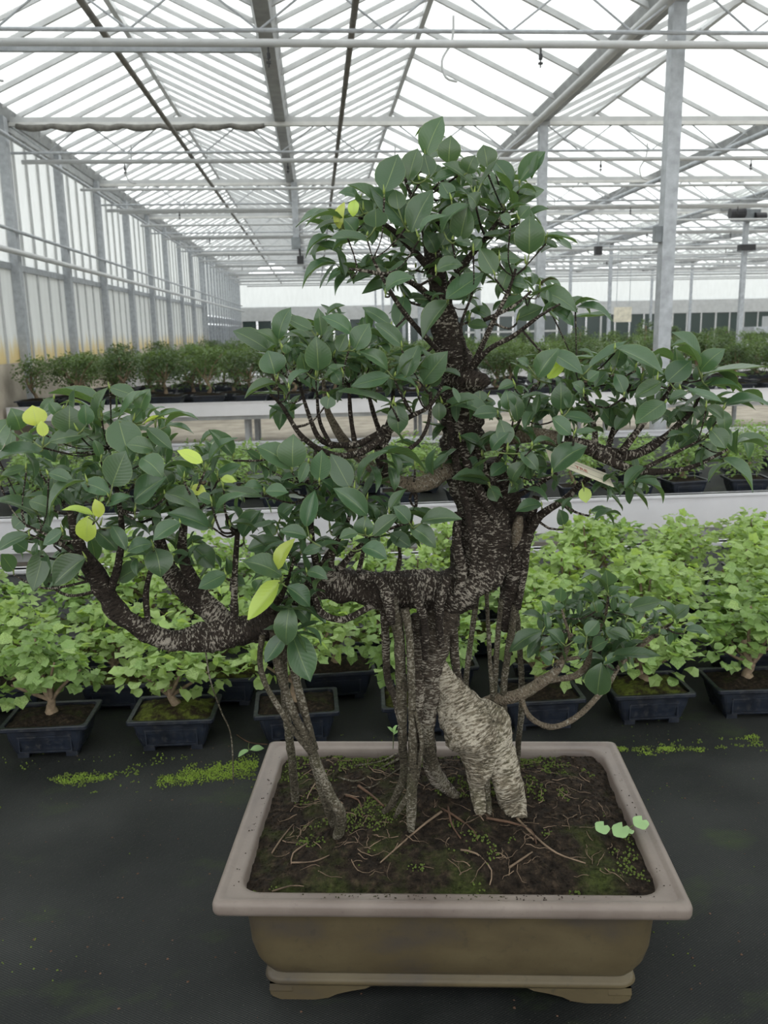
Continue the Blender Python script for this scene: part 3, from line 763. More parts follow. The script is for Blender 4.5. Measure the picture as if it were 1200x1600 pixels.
for pts, wd, mt in (([(690, 1270), (660, 1292), (630, 1318), (594, 1350)], 4, 'rootlet'), ([(808, 1281), (835, 1308), (870, 1335), (915, 1351)], 4.5, 'rootlet'), ([(720, 1330), (745, 1336), (768, 1362), (765, 1385)], 3.5, 'rootlet'),
                    ([(795, 1358), (832, 1333)], 4, 'rootlet'), ([(640, 1178), (600, 1200), (560, 1222), (528, 1216)], 5, 'bark_root'), ([(645, 1190), (610, 1212), (580, 1232), (550, 1232)], 4, 'bark_root'),
                    ([(640, 1165), (600, 1190), (555, 1198)], 4, 'bark_root'), ([(560, 1230), (580, 1244), (600, 1262)], 5, 'rootlet_dark'), ([(425, 1395), (455, 1386), (475, 1387)], 3, 'rootlet'),
                    ([(455, 1350), (490, 1348), (515, 1338)], 3, 'rootlet'), ([(480, 1320), (458, 1335), (455, 1352)], 3, 'rootlet'), ([(425, 1335), (440, 1312), (458, 1290)], 3, 'rootlet'), ([(500, 1215), (484, 1240), (480, 1250)], 3, 'rootlet'),
                    ([(760, 1280), (800, 1288), (830, 1300), (838, 1320)], 5, 'rootlet_dark'), ([(690, 1265), (715, 1280), (740, 1300), (746, 1315)], 4, 'rootlet_dark'), ([(540, 1245), (560, 1252), (567, 1278)], 3, 'rootlet_dark'), ([(700, 1262), (706, 1290), (720, 1312)], 4, 'rootlet_dark')):
    q = [(onsoil(x, y, .002), wd*.5*mpp(onsoil(x, y))) for x, y in pts]; sp = smooth_path(q, .008)
    part(MB().tube([p for p, r in sp], [r*(1-.5*i/len(sp)) for i, (p, r) in enumerate(sp)], 6, lump=.2, ls=90), 'exposed_root', mt)
rm = MB()
for i in range(150):
    side = rr.random()
    if side < .7: u, v = rr.uniform(-.27, .29)*rr.uniform(.4, 1), rr.uniform(-.205, -.193)
    else: u, v = rr.choice((-1, 1))*rr.uniform(.273, .283), rr.uniform(-.18, .18)
    rm.blob((u, v, .177), rr.uniform(.0005, .0014), .6)
tag(rm.build('rim_dirt', 'soil', ro), kind='stuff')

# ---- wood: (px, py, Y, width px)
SAMP = []
def wood(name, mat, pts, n=14, lump=.12, ls=28, step=.006, samp=True, label=None):
    q = []
    for x, y, Y, wd in pts:
        p = onsoil(x, y, -.006) if Y is None else PY(x, y, Y)
        q.append((p, wd*.5*mpp(p)))
    sp = smooth_path(q, step)
    if samp: SAMP.extend(sp[::3])
    return part(MB().tube([p for p, r in sp], [r for p, r in sp], n, lump=lump, ls=ls), name, mat, label=label)
wood('trunk', 'bark', [(660, 330, 1.17, 10), (668, 370, 1.17, 18), (678, 410, 1.17, 28), (686, 450, 1.17, 36), (692, 500, 1.17, 44), (702, 545, 1.17, 50), (716, 590, 1.165, 60), (722, 630, 1.16, 66), (722, 680, 1.16, 64), (728, 730, 1.16, 58), (746, 780, 1.16, 72),
     (756, 830, 1.155, 86), (750, 875, 1.15, 86), (724, 912, 1.145, 72), (695, 945, 1.145, 60)], 48, .34, 26, .003)
wood('lower_trunk', 'bark_mid', [(700, 935, 1.145, 50), (688, 955, 1.145, 60), (677, 990, 1.145, 55), (674, 1030, 1.145, 46), (672, 1090, 1.14, 30), (667, 1150, 1.135, 24), (680, 1212, 1.15, 22), (718, 1243, None, 18)], 40, .3, 30, .003)
wood('horizontal_trunk', 'bark', [(740, 880, 1.15, 50), (700, 918, 1.145, 58), (660, 922, 1.14, 60), (620, 922, 1.135, 62), (585, 920, 1.13, 58), (545, 915, 1.13, 52), (505, 912, 1.125, 46), (465, 942, 1.12, 44), (425, 974, 1.115, 48), (385, 986, 1.115, 48), (330, 992, 1.11, 45),
     (272, 1000, 1.10, 36), (215, 978, 1.09, 32), (172, 940, 1.085, 32), (146, 890, 1.08, 28), (125, 855, 1.08, 20), (110, 800, 1.08, 10)], 40, .32, 26, .003)
wood('surface_root', 'bark_light', [(690, 1035, 1.15, 16), (696, 1060, 1.145, 36), (712, 1092, 1.14, 62), (733, 1130, 1.13, 88), (748, 1160, 1.125, 80), (748, 1195, 1.12, 48), (746, 1232, 1.118, 25), (751, 1270, None, 17)], 44, .22, 24, .003, False)
wood('surface_root', 'bark_light', [(730, 1105, 1.14, 50), (758, 1135, 1.135, 72), (778, 1172, 1.13, 58), (791, 1211, 1.122, 50), (801, 1250, 1.115, 42), (808, 1276, None, 36)], 40, .2, 24, .003, False)
wood('surface_root', 'bark_root', [(752, 1170, 1.115, 20), (759, 1215, 1.11, 13), (762, 1245, 1.112, 11), (765, 1274, None, 10)], 10, samp=False)
wood('surface_root', 'bark_root', [(668, 1130, 1.13, 20), (672, 1180, 1.13, 20), (690, 1222, 1.145, 15), (720, 1246, None, 12), (738, 1262, None, 8)], 12, samp=False)
wood('fused_root_trunk', 'bark', [(765, 720, 1.16, 30), (782, 765, 1.165, 46), (799, 815, 1.17, 54), (803, 865, 1.175, 50), (800, 905, 1.18, 38), (795, 945, 1.185, 28), (790, 985, 1.19, 16)], 28, .34, 34, .003)
wood('fused_root_trunk', 'bark', [(728, 720, 1.12, 14), (745, 760, 1.115, 16), (768, 800, 1.12, 15), (782, 835, 1.13, 14), (790, 870, 1.14, 12)], 10, .2)
wood('fused_root_trunk', 'bark', [(838, 775, 1.16, 12), (830, 810, 1.155, 14), (822, 850, 1.155, 14), (818, 900, 1.16, 13), (808, 950, 1.17, 12)], 10, .2)
wood('fused_root_trunk', 'bark', [(716, 800, 1.125, 14), (714, 850, 1.12, 16), (722, 895, 1.115, 18), (712, 930, 1.115, 14)], 10, .2)
for st in ([(700, 640, 1.13, 10), (708, 700, 1.125, 12), (722, 760, 1.12, 12), (734, 820, 1.115, 13), (742, 870, 1.11, 12), (735, 905, 1.115, 8)], [(745, 650, 1.135, 9), (748, 700, 1.13, 10), (762, 750, 1.125, 11), (776, 800, 1.13, 11), (790, 850, 1.14, 10), (797, 890, 1.15, 8)],
           [(640, 905, 1.10, 10), (652, 935, 1.095, 16), (662, 975, 1.105, 14), (664, 1030, 1.115, 10)], [(700, 900, 1.10, 12), (690, 930, 1.1, 16), (686, 970, 1.11, 14), (690, 1010, 1.12, 9)], [(560, 900, 1.10, 9), (590, 905, 1.095, 14), (606, 935, 1.09, 18), (612, 975, 1.092, 12)]):
    wood('fused_root_trunk', 'bark', st, 12, .3, 50)
wood('pruning_scar', 'bark_tan', [(812, 806, 1.145, 10), (809, 822, 1.143, 18), (805, 842, 1.146, 17), (800, 858, 1.155, 8)], 12, .1, samp=False, label='pale bare patch where a branch was cut')
wood('branch_stub', 'bark', [(716, 590, 1.15, 40), (738, 592, 1.13, 36), (754, 598, 1.12, 28), (760, 604, 1.118, 18)], 18, .3, 60, samp=False, label='dark sawn branch stub')
AR = [[(784, 935, 1.18, 9), (777, 1005, 1.185, 9), (773, 1075, 1.19, 9), (770, 1120, 1.19, 9), (772, 1200, None, 8)], [(806, 945, 1.17, 13), (793, 1026, 1.18, 11), (787, 1075, 1.185, 11), (789, 1140, 1.19, 11), (792, 1205, None, 10)],
      [(760, 925, 1.17, 7), (766, 1040, 1.18, 7), (772, 1124, 1.19, 7), (778, 1200, None, 6)], [(745, 935, 1.2, 9), (735, 1005, 1.205, 9), (728, 1068, 1.21, 9), (733, 1100, 1.21, 9), (736, 1200, None, 8)], [(808, 960, 1.2, 8), (812, 1012, 1.215, 9), (815, 1068, 1.22, 10), (815, 1110, 1.23, 10), (810, 1160, 1.25, 9), (808, 1190, None, 10)],
      [(608, 935, 1.11, 26), (622, 985, 1.1, 19), (627, 1075, 1.095, 17), (629, 1162, 1.09, 15), (630, 1212, 1.095, 13), (614, 1254, 1.1, 11), (596, 1266, None, 9)], [(632, 950, 1.10, 16), (640, 1000, 1.09, 13), (643, 1075, 1.08, 13), (645, 1180, 1.07, 15), (643, 1250, 1.072, 17), (642, 1297, None, 12)],
      [(648, 1110, 1.07, 5), (657, 1145, 1.065, 7), (658, 1175, 1.065, 7), (650, 1220, 1.07, 8), (644, 1255, 1.075, 8)], [(600, 945, 1.16, 14), (603, 1010, 1.165, 13), (606, 1060, 1.16, 12), (618, 1095, 1.14, 11), (628, 1140, 1.11, 9)], [(652, 960, 1.135, 20), (655, 1040, 1.14, 22), (652, 1120, 1.14, 20), (650, 1200, None, 16)],
      [(640, 1240, 1.07, 9), (628, 1258, 1.075, 9), (616, 1273, None, 7)], [(410, 992, 1.09, 9), (406, 1030, 1.08, 9), (413, 1065, 1.075, 9), (437, 1108, 1.07, 9), (458, 1141, 1.065, 9), (486, 1176, 1.06, 9)],
      [(428, 985, 1.09, 15), (434, 1035, 1.085, 14), (456, 1108, 1.075, 14), (487, 1173, 1.065, 15), (514, 1239, 1.06, 16), (533, 1275, 1.058, 18), (526, 1306, None, 15)], [(446, 985, 1.1, 13), (455, 1030, 1.1, 13), (474, 1105, 1.085, 13), (492, 1172, 1.07, 12)],
      [(438, 990, 1.13, 12), (442, 1035, 1.14, 13), (447, 1108, 1.15, 13), (456, 1185, 1.165, 13), (462, 1250, None, 13)], [(484, 1168, 1.075, 12), (500, 1225, 1.085, 13), (512, 1262, 1.08, 13), (523, 1288, None, 11)],
      [(700, 930, 1.16, 18), (708, 990, 1.17, 16), (712, 1040, 1.17, 14), (722, 1080, 1.16, 10)], [(320, 1005, 1.1, 2.5), (328, 1060, 1.11, 2.5), (345, 1110, 1.12, 2.5), (361, 1150, 1.13, 2.2), (365, 1225, 1.14, 2)]]
for i, a in enumerate(AR): wood('aerial_root', 'bark_root' if i not in (8, 9, 16) else 'bark_mid', a, 10, .16, 60, .006, False)
BRN = [('bark', [(365, 985, 1.12, 44), (330, 955, 1.13, 38), (292, 922, 1.14, 36), (265, 893, 1.15, 30), (252, 855, 1.15, 20), (240, 790, 1.15, 12)]), ('bark', [(366, 970, 1.1, 14), (366, 930, 1.1, 11), (368, 878, 1.1, 9), (372, 820, 1.11, 7)]), ('bark', [(330, 950, 1.13, 24), (300, 905, 1.12, 22), (285, 860, 1.12, 16), (290, 800, 1.12, 9)]),
       ('bark', [(232, 978, 1.09, 10), (228, 930, 1.09, 9), (236, 890, 1.09, 8), (250, 850, 1.1, 6)]), ('bark', [(150, 905, 1.08, 9), (120, 870, 1.06, 7), (80, 840, 1.05, 5), (40, 820, 1.05, 4)]), ('bark', [(170, 930, 1.08, 14), (185, 880, 1.08, 12), (190, 820, 1.09, 9), (180, 750, 1.1, 6), (170, 700, 1.1, 4)]),
       ('bark_tan', [(705, 728, 1.15, 28), (672, 752, 1.13, 26), (635, 756, 1.12, 24), (598, 742, 1.12, 20), (565, 717, 1.13, 17), (536, 687, 1.15, 15), (519, 658, 1.16, 12), (510, 635, 1.16, 9), (505, 590, 1.16, 6)]), ('bark', [(600, 742, 1.11, 18), (594, 700, 1.1, 20), (600, 680, 1.1, 24), (604, 665, 1.1, 14)]),
       ('bark', [(600, 684, 1.09, 16), (551, 711, 1.08, 11), (507, 706, 1.075, 9), (470, 680, 1.075, 8), (441, 635, 1.08, 6), (422, 616, 1.08, 4)]), ('bark', [(598, 676, 1.1, 14), (555, 695, 1.1, 10), (505, 690, 1.1, 9), (485, 655, 1.1, 7), (468, 600, 1.1, 5)]), ('bark', [(595, 694, 1.085, 9), (624, 706, 1.07, 8), (653, 691, 1.07, 7), (670, 658, 1.08, 6), (673, 612, 1.09, 5)]),
       ('bark', [(606, 675, 1.09, 10), (639, 652, 1.085, 8), (672, 634, 1.08, 6), (690, 605, 1.08, 4)]), ('bark', [(555, 697, 1.1, 8), (548, 650, 1.1, 7), (545, 600, 1.1, 5)]), ('bark', [(595, 680, 1.11, 9), (582, 640, 1.12, 7), (570, 590, 1.12, 5)]), ('bark', [(520, 700, 1.09, 7), (500, 660, 1.1, 6), (495, 610, 1.1, 4)]), ('bark', [(602, 672, 1.12, 8), (612, 640, 1.13, 7), (615, 590, 1.13, 5)]),
       ('bark_tan', [(745, 700, 1.16, 22), (775, 690, 1.14, 24), (808, 682, 1.12, 24), (842, 680, 1.11, 23), (878, 688, 1.1, 24)]), ('bark', [(872, 688, 1.1, 22), (912, 697, 1.1, 24), (948, 708, 1.1, 22), (984, 711, 1.1, 17), (1020, 698, 1.1, 12), (1056, 668, 1.1, 9), (1083, 640, 1.1, 6), (1100, 600, 1.1, 4)]), ('bark', [(930, 708, 1.09, 18), (984, 733, 1.08, 13), (1029, 737, 1.08, 10), (1083, 729, 1.08, 7), (1137, 702, 1.08, 4)]),
       ('bark', [(930, 695, 1.1, 10), (928, 665, 1.1, 8), (914, 620, 1.1, 6), (900, 580, 1.1, 4)]), ('bark', [(970, 708, 1.09, 12), (1010, 655, 1.09, 9), (1042, 615, 1.09, 6), (1060, 580, 1.08, 4)]), ('bark', [(980, 715, 1.12, 11), (1040, 680, 1.13, 8), (1075, 645, 1.13, 6)]), ('bark', [(950, 700, 1.12, 10), (965, 650, 1.13, 8), (985, 600, 1.13, 5)]), ('bark', [(1000, 735, 1.07, 8), (1040, 715, 1.06, 6), (1090, 690, 1.06, 4)]),
       ('bark', [(828, 830, 1.15, 16), (845, 805, 1.14, 13), (885, 778, 1.13, 11), (912, 752, 1.12, 9), (945, 735, 1.12, 6)]), ('bark', [(800, 780, 1.15, 10), (835, 760, 1.14, 7), (870, 740, 1.12, 5)]), ('bark', [(765, 735, 1.13, 8), (790, 700, 1.1, 6), (820, 640, 1.1, 5), (835, 600, 1.1, 4)]), ('bark', [(785, 760, 1.13, 7), (800, 730, 1.1, 5), (810, 700, 1.09, 4)]),
       ('bark', [(700, 560, 1.15, 12), (681, 544, 1.13, 9), (636, 494, 1.1, 8), (609, 454, 1.09, 6), (580, 400, 1.09, 4)]), ('bark', [(730, 585, 1.14, 16), (744, 561, 1.12, 11), (766, 512, 1.1, 8), (793, 458, 1.09, 6), (806, 420, 1.09, 4)]), ('bark', [(738, 575, 1.13, 11), (765, 545, 1.1, 8), (802, 525, 1.08, 7), (843, 494, 1.06, 5), (875, 475, 1.06, 3)]), ('bark', [(728, 580, 1.13, 10), (726, 545, 1.1, 7), (720, 510, 1.09, 5), (738, 460, 1.09, 4)]),
       ('bark', [(690, 470, 1.16, 16), (720, 420, 1.15, 11), (760, 370, 1.15, 8), (790, 330, 1.15, 5)]), ('bark', [(680, 430, 1.16, 14), (640, 385, 1.15, 10), (600, 350, 1.14, 7), (560, 340, 1.13, 4)]), ('bark', [(668, 380, 1.17, 10), (690, 330, 1.17, 7), (690, 270, 1.17, 5)]), ('bark', [(664, 350, 1.16, 9), (640, 300, 1.15, 6), (630, 270, 1.15, 4)]), ('bark', [(690, 480, 1.15, 12), (640, 440, 1.12, 9), (580, 425, 1.1, 6), (545, 420, 1.1, 4)]), ('bark', [(756, 500, 1.11, 7), (800, 480, 1.09, 5), (830, 455, 1.09, 4)]),
       ('bark_tan', [(735, 1110, 1.2, 12), (765, 1095, 1.19, 17), (805, 1088, 1.185, 20), (844, 1067, 1.19, 18), (871, 1046, 1.19, 13), (883, 1019, 1.19, 10), (892, 990, 1.19, 9)]), ('bark_tan', [(850, 1064, 1.19, 10), (880, 1060, 1.2, 10), (901, 1055, 1.2, 11), (918, 1037, 1.21, 10), (925, 1005, 1.21, 6), (945, 965, 1.21, 5), (950, 930, 1.21, 4)]),
       ('bark_tan', [(815, 1092, 1.18, 9), (826, 1118, 1.17, 9), (850, 1134, 1.165, 9), (874, 1134, 1.16, 9), (904, 1118, 1.16, 9), (934, 1088, 1.17, 8.5), (952, 1067, 1.18, 8), (968, 1040, 1.19, 7), (997, 1012, 1.2, 10), (1022, 992, 1.2, 8), (1048, 975, 1.2, 5)]), ('bark_tan', [(883, 1030, 1.19, 7), (912, 1024, 1.18, 5), (930, 1000, 1.18, 4)]), ('bark_tan', [(892, 1000, 1.19, 6), (880, 960, 1.19, 4), (870, 930, 1.19, 3)]),
       ('bark', [(515, 905, 1.11, 26), (512, 880, 1.1, 22), (525, 850, 1.09, 9), (545, 810, 1.08, 7), (550, 770, 1.08, 4)]), ('bark', [(500, 895, 1.11, 16), (490, 860, 1.1, 10), (485, 800, 1.09, 7), (480, 750, 1.09, 5)]), ('bark', [(530, 890, 1.11, 13), (560, 855, 1.09, 7), (600, 830, 1.07, 5), (645, 815, 1.06, 4)]), ('bark', [(560, 895, 1.12, 9), (568, 860, 1.12, 7), (575, 830, 1.11, 4)]), ('bark', [(490, 915, 1.11, 14), (500, 955, 1.1, 12), (535, 968, 1.1, 11), (575, 950, 1.11, 10), (600, 935, 1.12, 10)]),
       ('bark', [(620, 895, 1.13, 9), (625, 870, 1.13, 6), (622, 850, 1.13, 4)]), ('bark', [(420, 960, 1.11, 16), (440, 930, 1.09, 10), (452, 900, 1.08, 6), (460, 870, 1.08, 4)]), ('bark', [(645, 755, 1.12, 7), (650, 790, 1.12, 5), (636, 815, 1.1, 4)]), ('bark', [(655, 755, 1.12, 6), (640, 780, 1.12, 4), (655, 800, 1.12, 3)])]
for mt, pts in BRN: wood('branch', mt, pts, 10, .16, 50)

# ---- leaves: base x, base y, tip x, tip y, width, tone (crop pixels)
# last number: 3 young lime leaf, 5 withered leaf, 4 mature leaf deeper in the crown, others mature leaves in front
LV = [((420, 170, 2.222), (680, 360, 215, 190, 1.17, .14), """545 165 600 35 80 0|625 190 632 98 72 0|760 205 745 130 65 0|870 255 955 155 60 0|400 290 445 165 95 0|485 250 515 145 65 0|560 232 540 160 55 1|780 180 845 265 60 4|735 265 795 175 30 1|705 265 605 195 50 1|655 225 570 260 40 0|690 225 715 165 60 0|495 430 565 290 80 2|480 412 360 280 90 1|385 345 280 270 50 1|315 310 245 295 35 4|372 412 370 350 75 0|350 460 220 452 55 1|300 430 262 385 60 1|265 378 105 410 35 4|262 388 135 410 30 0|275 395 165 420 35 0|245 418 262 330 30 3|292 375 300 320 35 3|240 450 135 515 32 4|245 540 125 620 35 4|300 560 205 610 35 4|302 575 235 645 35 4|405 540 310 560 60 4|412 560 300 600 50 4|440 610 330 640 45 4|405 635 500 590 60 1|540 530 610 640 60 4|615 660 740 575 75 2|628 665 540 790 60 0|610 680 530 685 45 4|665 455 690 345 75 1|600 432 700 340 50 2|785 572 735 488 66 0|800 520 870 520 50 1|905 505 905 378 92 0|962 440 1068 468 35 0|960 465 998 482 25 1|862 330 950 285 60 4|840 310 885 260 60 4|845 358 852 320 40 4|895 385 970 350 30 4|870 380 905 340 45 1|838 398 805 370 40 2|770 260 828 302 40 4|805 342 745 270 60 4|735 322 680 285 45 4|690 295 590 332 40 0|560 292 490 260 40 4|635 312 600 258 55 0|520 440 610 375 40 0|430 430 520 492 60 4|430 482 482 430 60 4|310 322 355 372 60 0|600 472 635 420 50 4|645 460 702 472 35 2|710 492 738 455 35 2|580 562 668 545 55 0|660 562 690 510 50 4|800 430 855 472 40 4|840 602 898 622 40 1|805 640 840 550 45 0|872 642 850 570 45 1|930 632 1062 702 65 1|880 560 912 565 25 1|1065 690 1185 735 40 0|985 700 1052 752 45 0|985 700 1035 665 60 1|860 730 948 690 60 0|885 655 815 702 60 4|700 700 770 735 40 4|690 750 758 758 40 4|472 650 450 762 62 4|690 640 640 662 40 4|940 622 1002 598 16 5|560 430 520 360 60 4|640 380 600 350 55 4|700 400 760 360 55 4|450 350 440 285 55 0|720 340 690 300 60 0|760 420 800 370 50 4|580 500 540 430 60 4|480 560 420 520 60 4|640 520 600 480 50 4|680 420 720 400 40 4|590 240 560 200 45 4|820 330 800 270 45 4"""),
 ((360, 460, 2.727), (520, 590, 165, 130, 1.11, .09), """205 192 255 65 70 2|165 240 20 160 85 1|205 228 105 160 50 2|190 338 160 245 105 2|240 252 235 212 30 2|350 152 240 100 60 1|370 178 230 175 45 4|390 178 375 65 50 0|520 168 395 100 65 0|410 92 485 50 30 4|682 130 570 60 60 2|730 218 620 130 70 0|530 238 590 130 90 1|460 242 492 170 55 1|375 325 365 185 100 1|320 332 300 250 70 1|250 392 330 330 40 0|200 380 70 440 50 1|232 440 210 570 58 4|395 362 490 305 35 2|480 332 420 310 50 1|670 322 550 250 60 1|560 268 465 250 30 4|680 350 525 390 70 1|690 462 475 415 72 2|420 432 412 485 60 0|748 355 800 225 80 0|815 382 920 250 95 2|850 392 895 320 60 1|800 412 690 360 45 2|705 470 716 590 80 2|888 460 890 535 55 2|740 420 650 390 40 4|900 332 982 355 30 4|620 212 692 200 45 4|918 455 1105 530 80 1|1062 410 1065 462 58 1|980 610 1082 665 45 1|1105 800 955 785 45 2|780 250 832 240 40 4|240 292 262 200 50 4|440 332 470 385 60 4|560 330 500 300 50 4|600 330 640 290 50 4|300 290 270 230 50 4|440 250 410 200 45 4|620 300 590 250 45 4|340 390 290 350 40 4|900 720 830 760 40 4"""),
 ((660, 500, 2.222), (960, 640, 230, 150, 1.11, .11), """385 192 310 150 26 2|370 160 330 138 30 2|400 200 470 105 70 0|440 112 552 185 60 1|435 205 495 150 45 3|450 218 385 200 40 0|480 312 480 220 65 0|300 312 290 245 50 0|262 322 180 330 50 1|330 352 305 250 45 0|580 165 708 75 45 2|670 165 690 90 60 2|668 97 830 185 70 1|800 195 822 120 50 0|850 215 928 145 75 1|960 165 868 50 55 0|965 178 1045 105 65 2|970 190 1200 165 60 1|830 215 742 265 60 1|842 285 745 355 75 2|920 252 858 280 34 1|985 230 1110 250 40 0|920 242 1038 285 40 2|1045 300 1205 305 48 1|1040 312 1050 385 45 1|985 300 1042 342 40 2|690 182 742 200 40 4|700 252 670 190 50 1|760 205 690 175 40 4|645 232 692 240 40 4|600 275 665 370 55 4|670 382 730 300 45 4|450 340 515 395 62 1|490 332 592 350 45 0|525 392 602 385 30 2|450 527 565 445 82 2|300 430 270 350 58 1|240 452 297 395 52 0|215 452 130 405 42 1|232 567 112 552 48 2|235 575 258 627 45 2|415 640 328 665 45 2|310 562 358 495 52 0|340 460 398 520 45 0|380 432 462 442 30 0|490 712 475 660 42 4|580 665 658 712 30 2|560 580 568 632 40 3|735 560 828 632 40 1|690 575 778 652 35 4|640 600 692 660 18 4|630 565 682 600 35 4|960 390 895 442 70 4|965 440 1020 470 60 4|1000 380 1050 442 60 1|1080 430 1205 440 45 1|1035 480 1140 592 55 1|540 202 592 160 40 0|520 132 602 130 25 2|322 222 265 242 35 2|330 282 382 342 50 4|380 352 432 310 40 4|575 212 612 180 40 2|600 332 555 300 45 4|820 320 880 350 45 4|880 300 930 360 50 4|950 300 980 350 45 4|700 330 650 300 45 4|560 250 520 220 40 1|860 240 900 210 35 4|260 390 200 440 40 4|200 480 160 520 45 4|290 500 240 540 50 0|350 560 300 600 40 4|380 480 420 540 45 4|430 260 400 300 45 4|250 280 210 300 45 4|640 180 600 230 40 0|740 160 700 120 40 2|440 300 400 350 45 4|520 300 490 260 45 0"""),
 ((0, 580, 2.857), (200, 770, 240, 190, 1.12, .13), """90 262 50 170 92 0|-20 350 50 218 105 1|190 358 -25 425 82 1|165 245 145 158 92 3|195 292 185 225 45 3|465 175 232 105 70 2|240 118 185 187 42 4|300 132 362 142 22 3|310 277 310 160 130 0|385 240 380 150 62 1|218 315 388 285 75 1|440 217 482 80 50 1|490 72 602 110 72 1|530 217 652 95 62 1|625 182 668 85 70 0|528 215 575 372 140 0|590 222 632 170 60 1|660 212 732 165 26 0|690 217 825 185 36 2|735 250 877 220 36 1|655 255 762 345 65 0|640 237 742 215 30 3|685 350 568 330 75 1|630 388 722 470 95 0|500 512 558 365 130 1|215 455 325 497 55 0|600 578 735 478 110 1|735 545 882 610 95 1|490 548 368 503 78 2|390 490 232 635 62 0|200 650 -15 578 82 0|415 642 285 620 45 3|445 652 425 575 50 3|395 645 388 755 82 3|425 710 517 795 85 0|500 690 562 795 55 0|470 602 582 560 50 0|350 592 290 560 70 4|600 657 722 662 46 0|935 700 755 638 90 0|805 675 690 752 72 0|680 770 575 805 72 0|690 790 716 912 112 2|385 830 248 950 112 0|195 800 150 970 88 4|280 712 198 772 60 0|240 760 342 800 60 4|530 932 642 870 90 4|200 920 262 975 60 4|860 782 952 872 92 4|770 832 862 860 60 4|905 407 798 358 56 3|930 417 1052 305 60 0|1040 377 938 268 66 1|970 467 1072 420 55 4|905 452 768 400 32 0|985 482 1052 492 35 3|850 520 917 540 52 3|945 582 885 560 55 0|958 652 1092 555 60 0|1010 530 1167 562 60 1|1080 702 1172 640 90 4|1025 682 1147 710 36 1|130 730 -5 800 62 0|115 430 12 460 46 0|180 440 90 470 60 4|0 490 102 505 36 1|130 580 232 622 72 1|240 602 240 478 80 4|150 312 88 290 42 0|165 300 242 400 82 4|340 342 462 290 72 4|450 382 420 310 42 0|1010 905 893 965 78 0|1030 920 1092 952 50 4|300 480 260 420 60 4|420 470 380 400 70 4|560 480 600 420 70 4|90 560 40 520 50 4|60 700 120 640 70 4|330 700 290 650 60 4|560 650 520 590 60 4|760 520 720 440 60 4|850 640 800 590 60 4|150 700 100 640 60 4|120 800 60 760 70 4|60 890 10 820 70 4|640 600 680 560 50 4|430 260 400 180 50 4|610 300 560 260 60 4|720 600 680 640 50 4|1000 600 960 550 50 4|260 200 220 140 50 0|820 470 790 420 40 0|640 480 690 420 55 4|320 880 290 940 60 4"""),
 ((380, 660, 3.158), (540, 830, 180, 170, 1.08, .07), """245 222 248 68 130 0|235 227 72 125 112 1|85 187 20 140 42 2|375 287 388 145 92 0|322 190 280 292 50 1|242 312 33 270 56 4|100 332 -5 340 70 1|110 340 217 345 72 0|310 517 352 345 76 0|525 322 438 165 102 2|570 322 705 150 68 0|847 210 743 162 64 4|640 170 892 252 30 1|610 457 453 333 96 0|500 382 390 290 90 4|610 370 702 440 30 4|720 442 802 333 45 2|820 492 745 420 80 0|875 492 1067 478 86 0|640 562 765 460 76 2|590 562 605 465 88 1|565 547 478 572 60 0|820 515 942 612 92 0|725 547 822 612 78 4|585 618 702 673 86 0|312 562 188 540 70 1|390 612 300 642 55 0|502 607 353 650 40 2|170 727 250 583 66 3|190 758 8 690 112 0|185 780 33 962 104 3|315 735 410 770 66 0|215 810 322 902 92 0|230 897 215 1087 104 0|202 1045 113 1177 78 0|240 1042 327 1265 134 0|120 870 202 932 70 4|250 910 322 982 82 4|-5 562 85 440 92 4|180 472 252 410 70 4|20 632 182 590 82 4|60 832 92 780 60 4|420 472 502 420 62 4|440 562 522 500 50 4|280 642 238 692 62 4|660 482 600 400 62 4|360 450 420 400 60 4|150 560 110 500 60 4|700 470 660 420 50 4|120 690 60 640 60 4|270 800 240 740 50 4|300 440 240 470 50 4|380 330 340 400 50 4"""),
 ((760, 860, 3.333), (930, 990, 150, 110, 1.2, .05), """290 422 128 527 86 2|310 385 188 335 50 4|385 267 390 195 56 1|325 322 288 265 45 1|405 312 482 270 50 4|350 302 402 290 40 1|400 492 318 420 70 0|390 472 288 500 46 0|345 582 282 540 66 0|630 227 508 110 46 1|630 182 622 108 86 1|560 272 468 190 45 1|640 232 692 190 50 1|580 322 570 250 60 1|750 302 907 265 80 0|700 322 742 280 50 1|750 262 688 240 35 1|775 332 703 315 46 1|520 442 582 370 72 2|550 512 632 470 76 0|450 472 517 460 42 1|480 552 532 520 46 0|635 420 742 467 50 0|620 402 682 462 50 1|720 375 766 427 36 1|660 542 902 550 76 0|600 585 580 747 122 0|610 592 727 565 50 0|975 357 893 280 46 1|975 352 1052 290 68 1|1030 415 1152 440 50 2|900 422 942 432 30 1|520 302 562 372 60 4|640 482 752 480 30 1|440 380 480 340 50 4|600 440 560 480 50 4""")]
MATURE = (.056, .106, .05)
TONE = [MATURE, MATURE, MATURE, (.40, .50, .09), MATURE, (.03, .016, .012)]
US = (0, .08, .2, .35, .5, .65, .8, .9, 1); WS = (.05, .42, .8, .98, 1, .9, .6, .29, .01)
def leaf_geo(arch, fold, wave, ph):
    vs, fs, uv = [], [], []; NV = 6
    for u, wd in zip(US, WS):
        for j in range(NV+1):
            v = j/NV*2-1
            vs.append(Vector((u, v*wd*.25, arch*4*u*(1-u)+fold*abs(v)*wd*.25+wave*math.sin(u*9+ph+(2 if v > 0 else 0))*v*v)))
    for i in range(len(US)-1):
        for j in range(NV):
            a = i*(NV+1)+j; fs.append((a, a+NV+1, a+NV+2, a+1))
            uv.append(((US[i], j/NV), (US[i+1], j/NV), (US[i+1], (j+1)/NV), (US[i], (j+1)/NV)))
    return vs, fs, uv
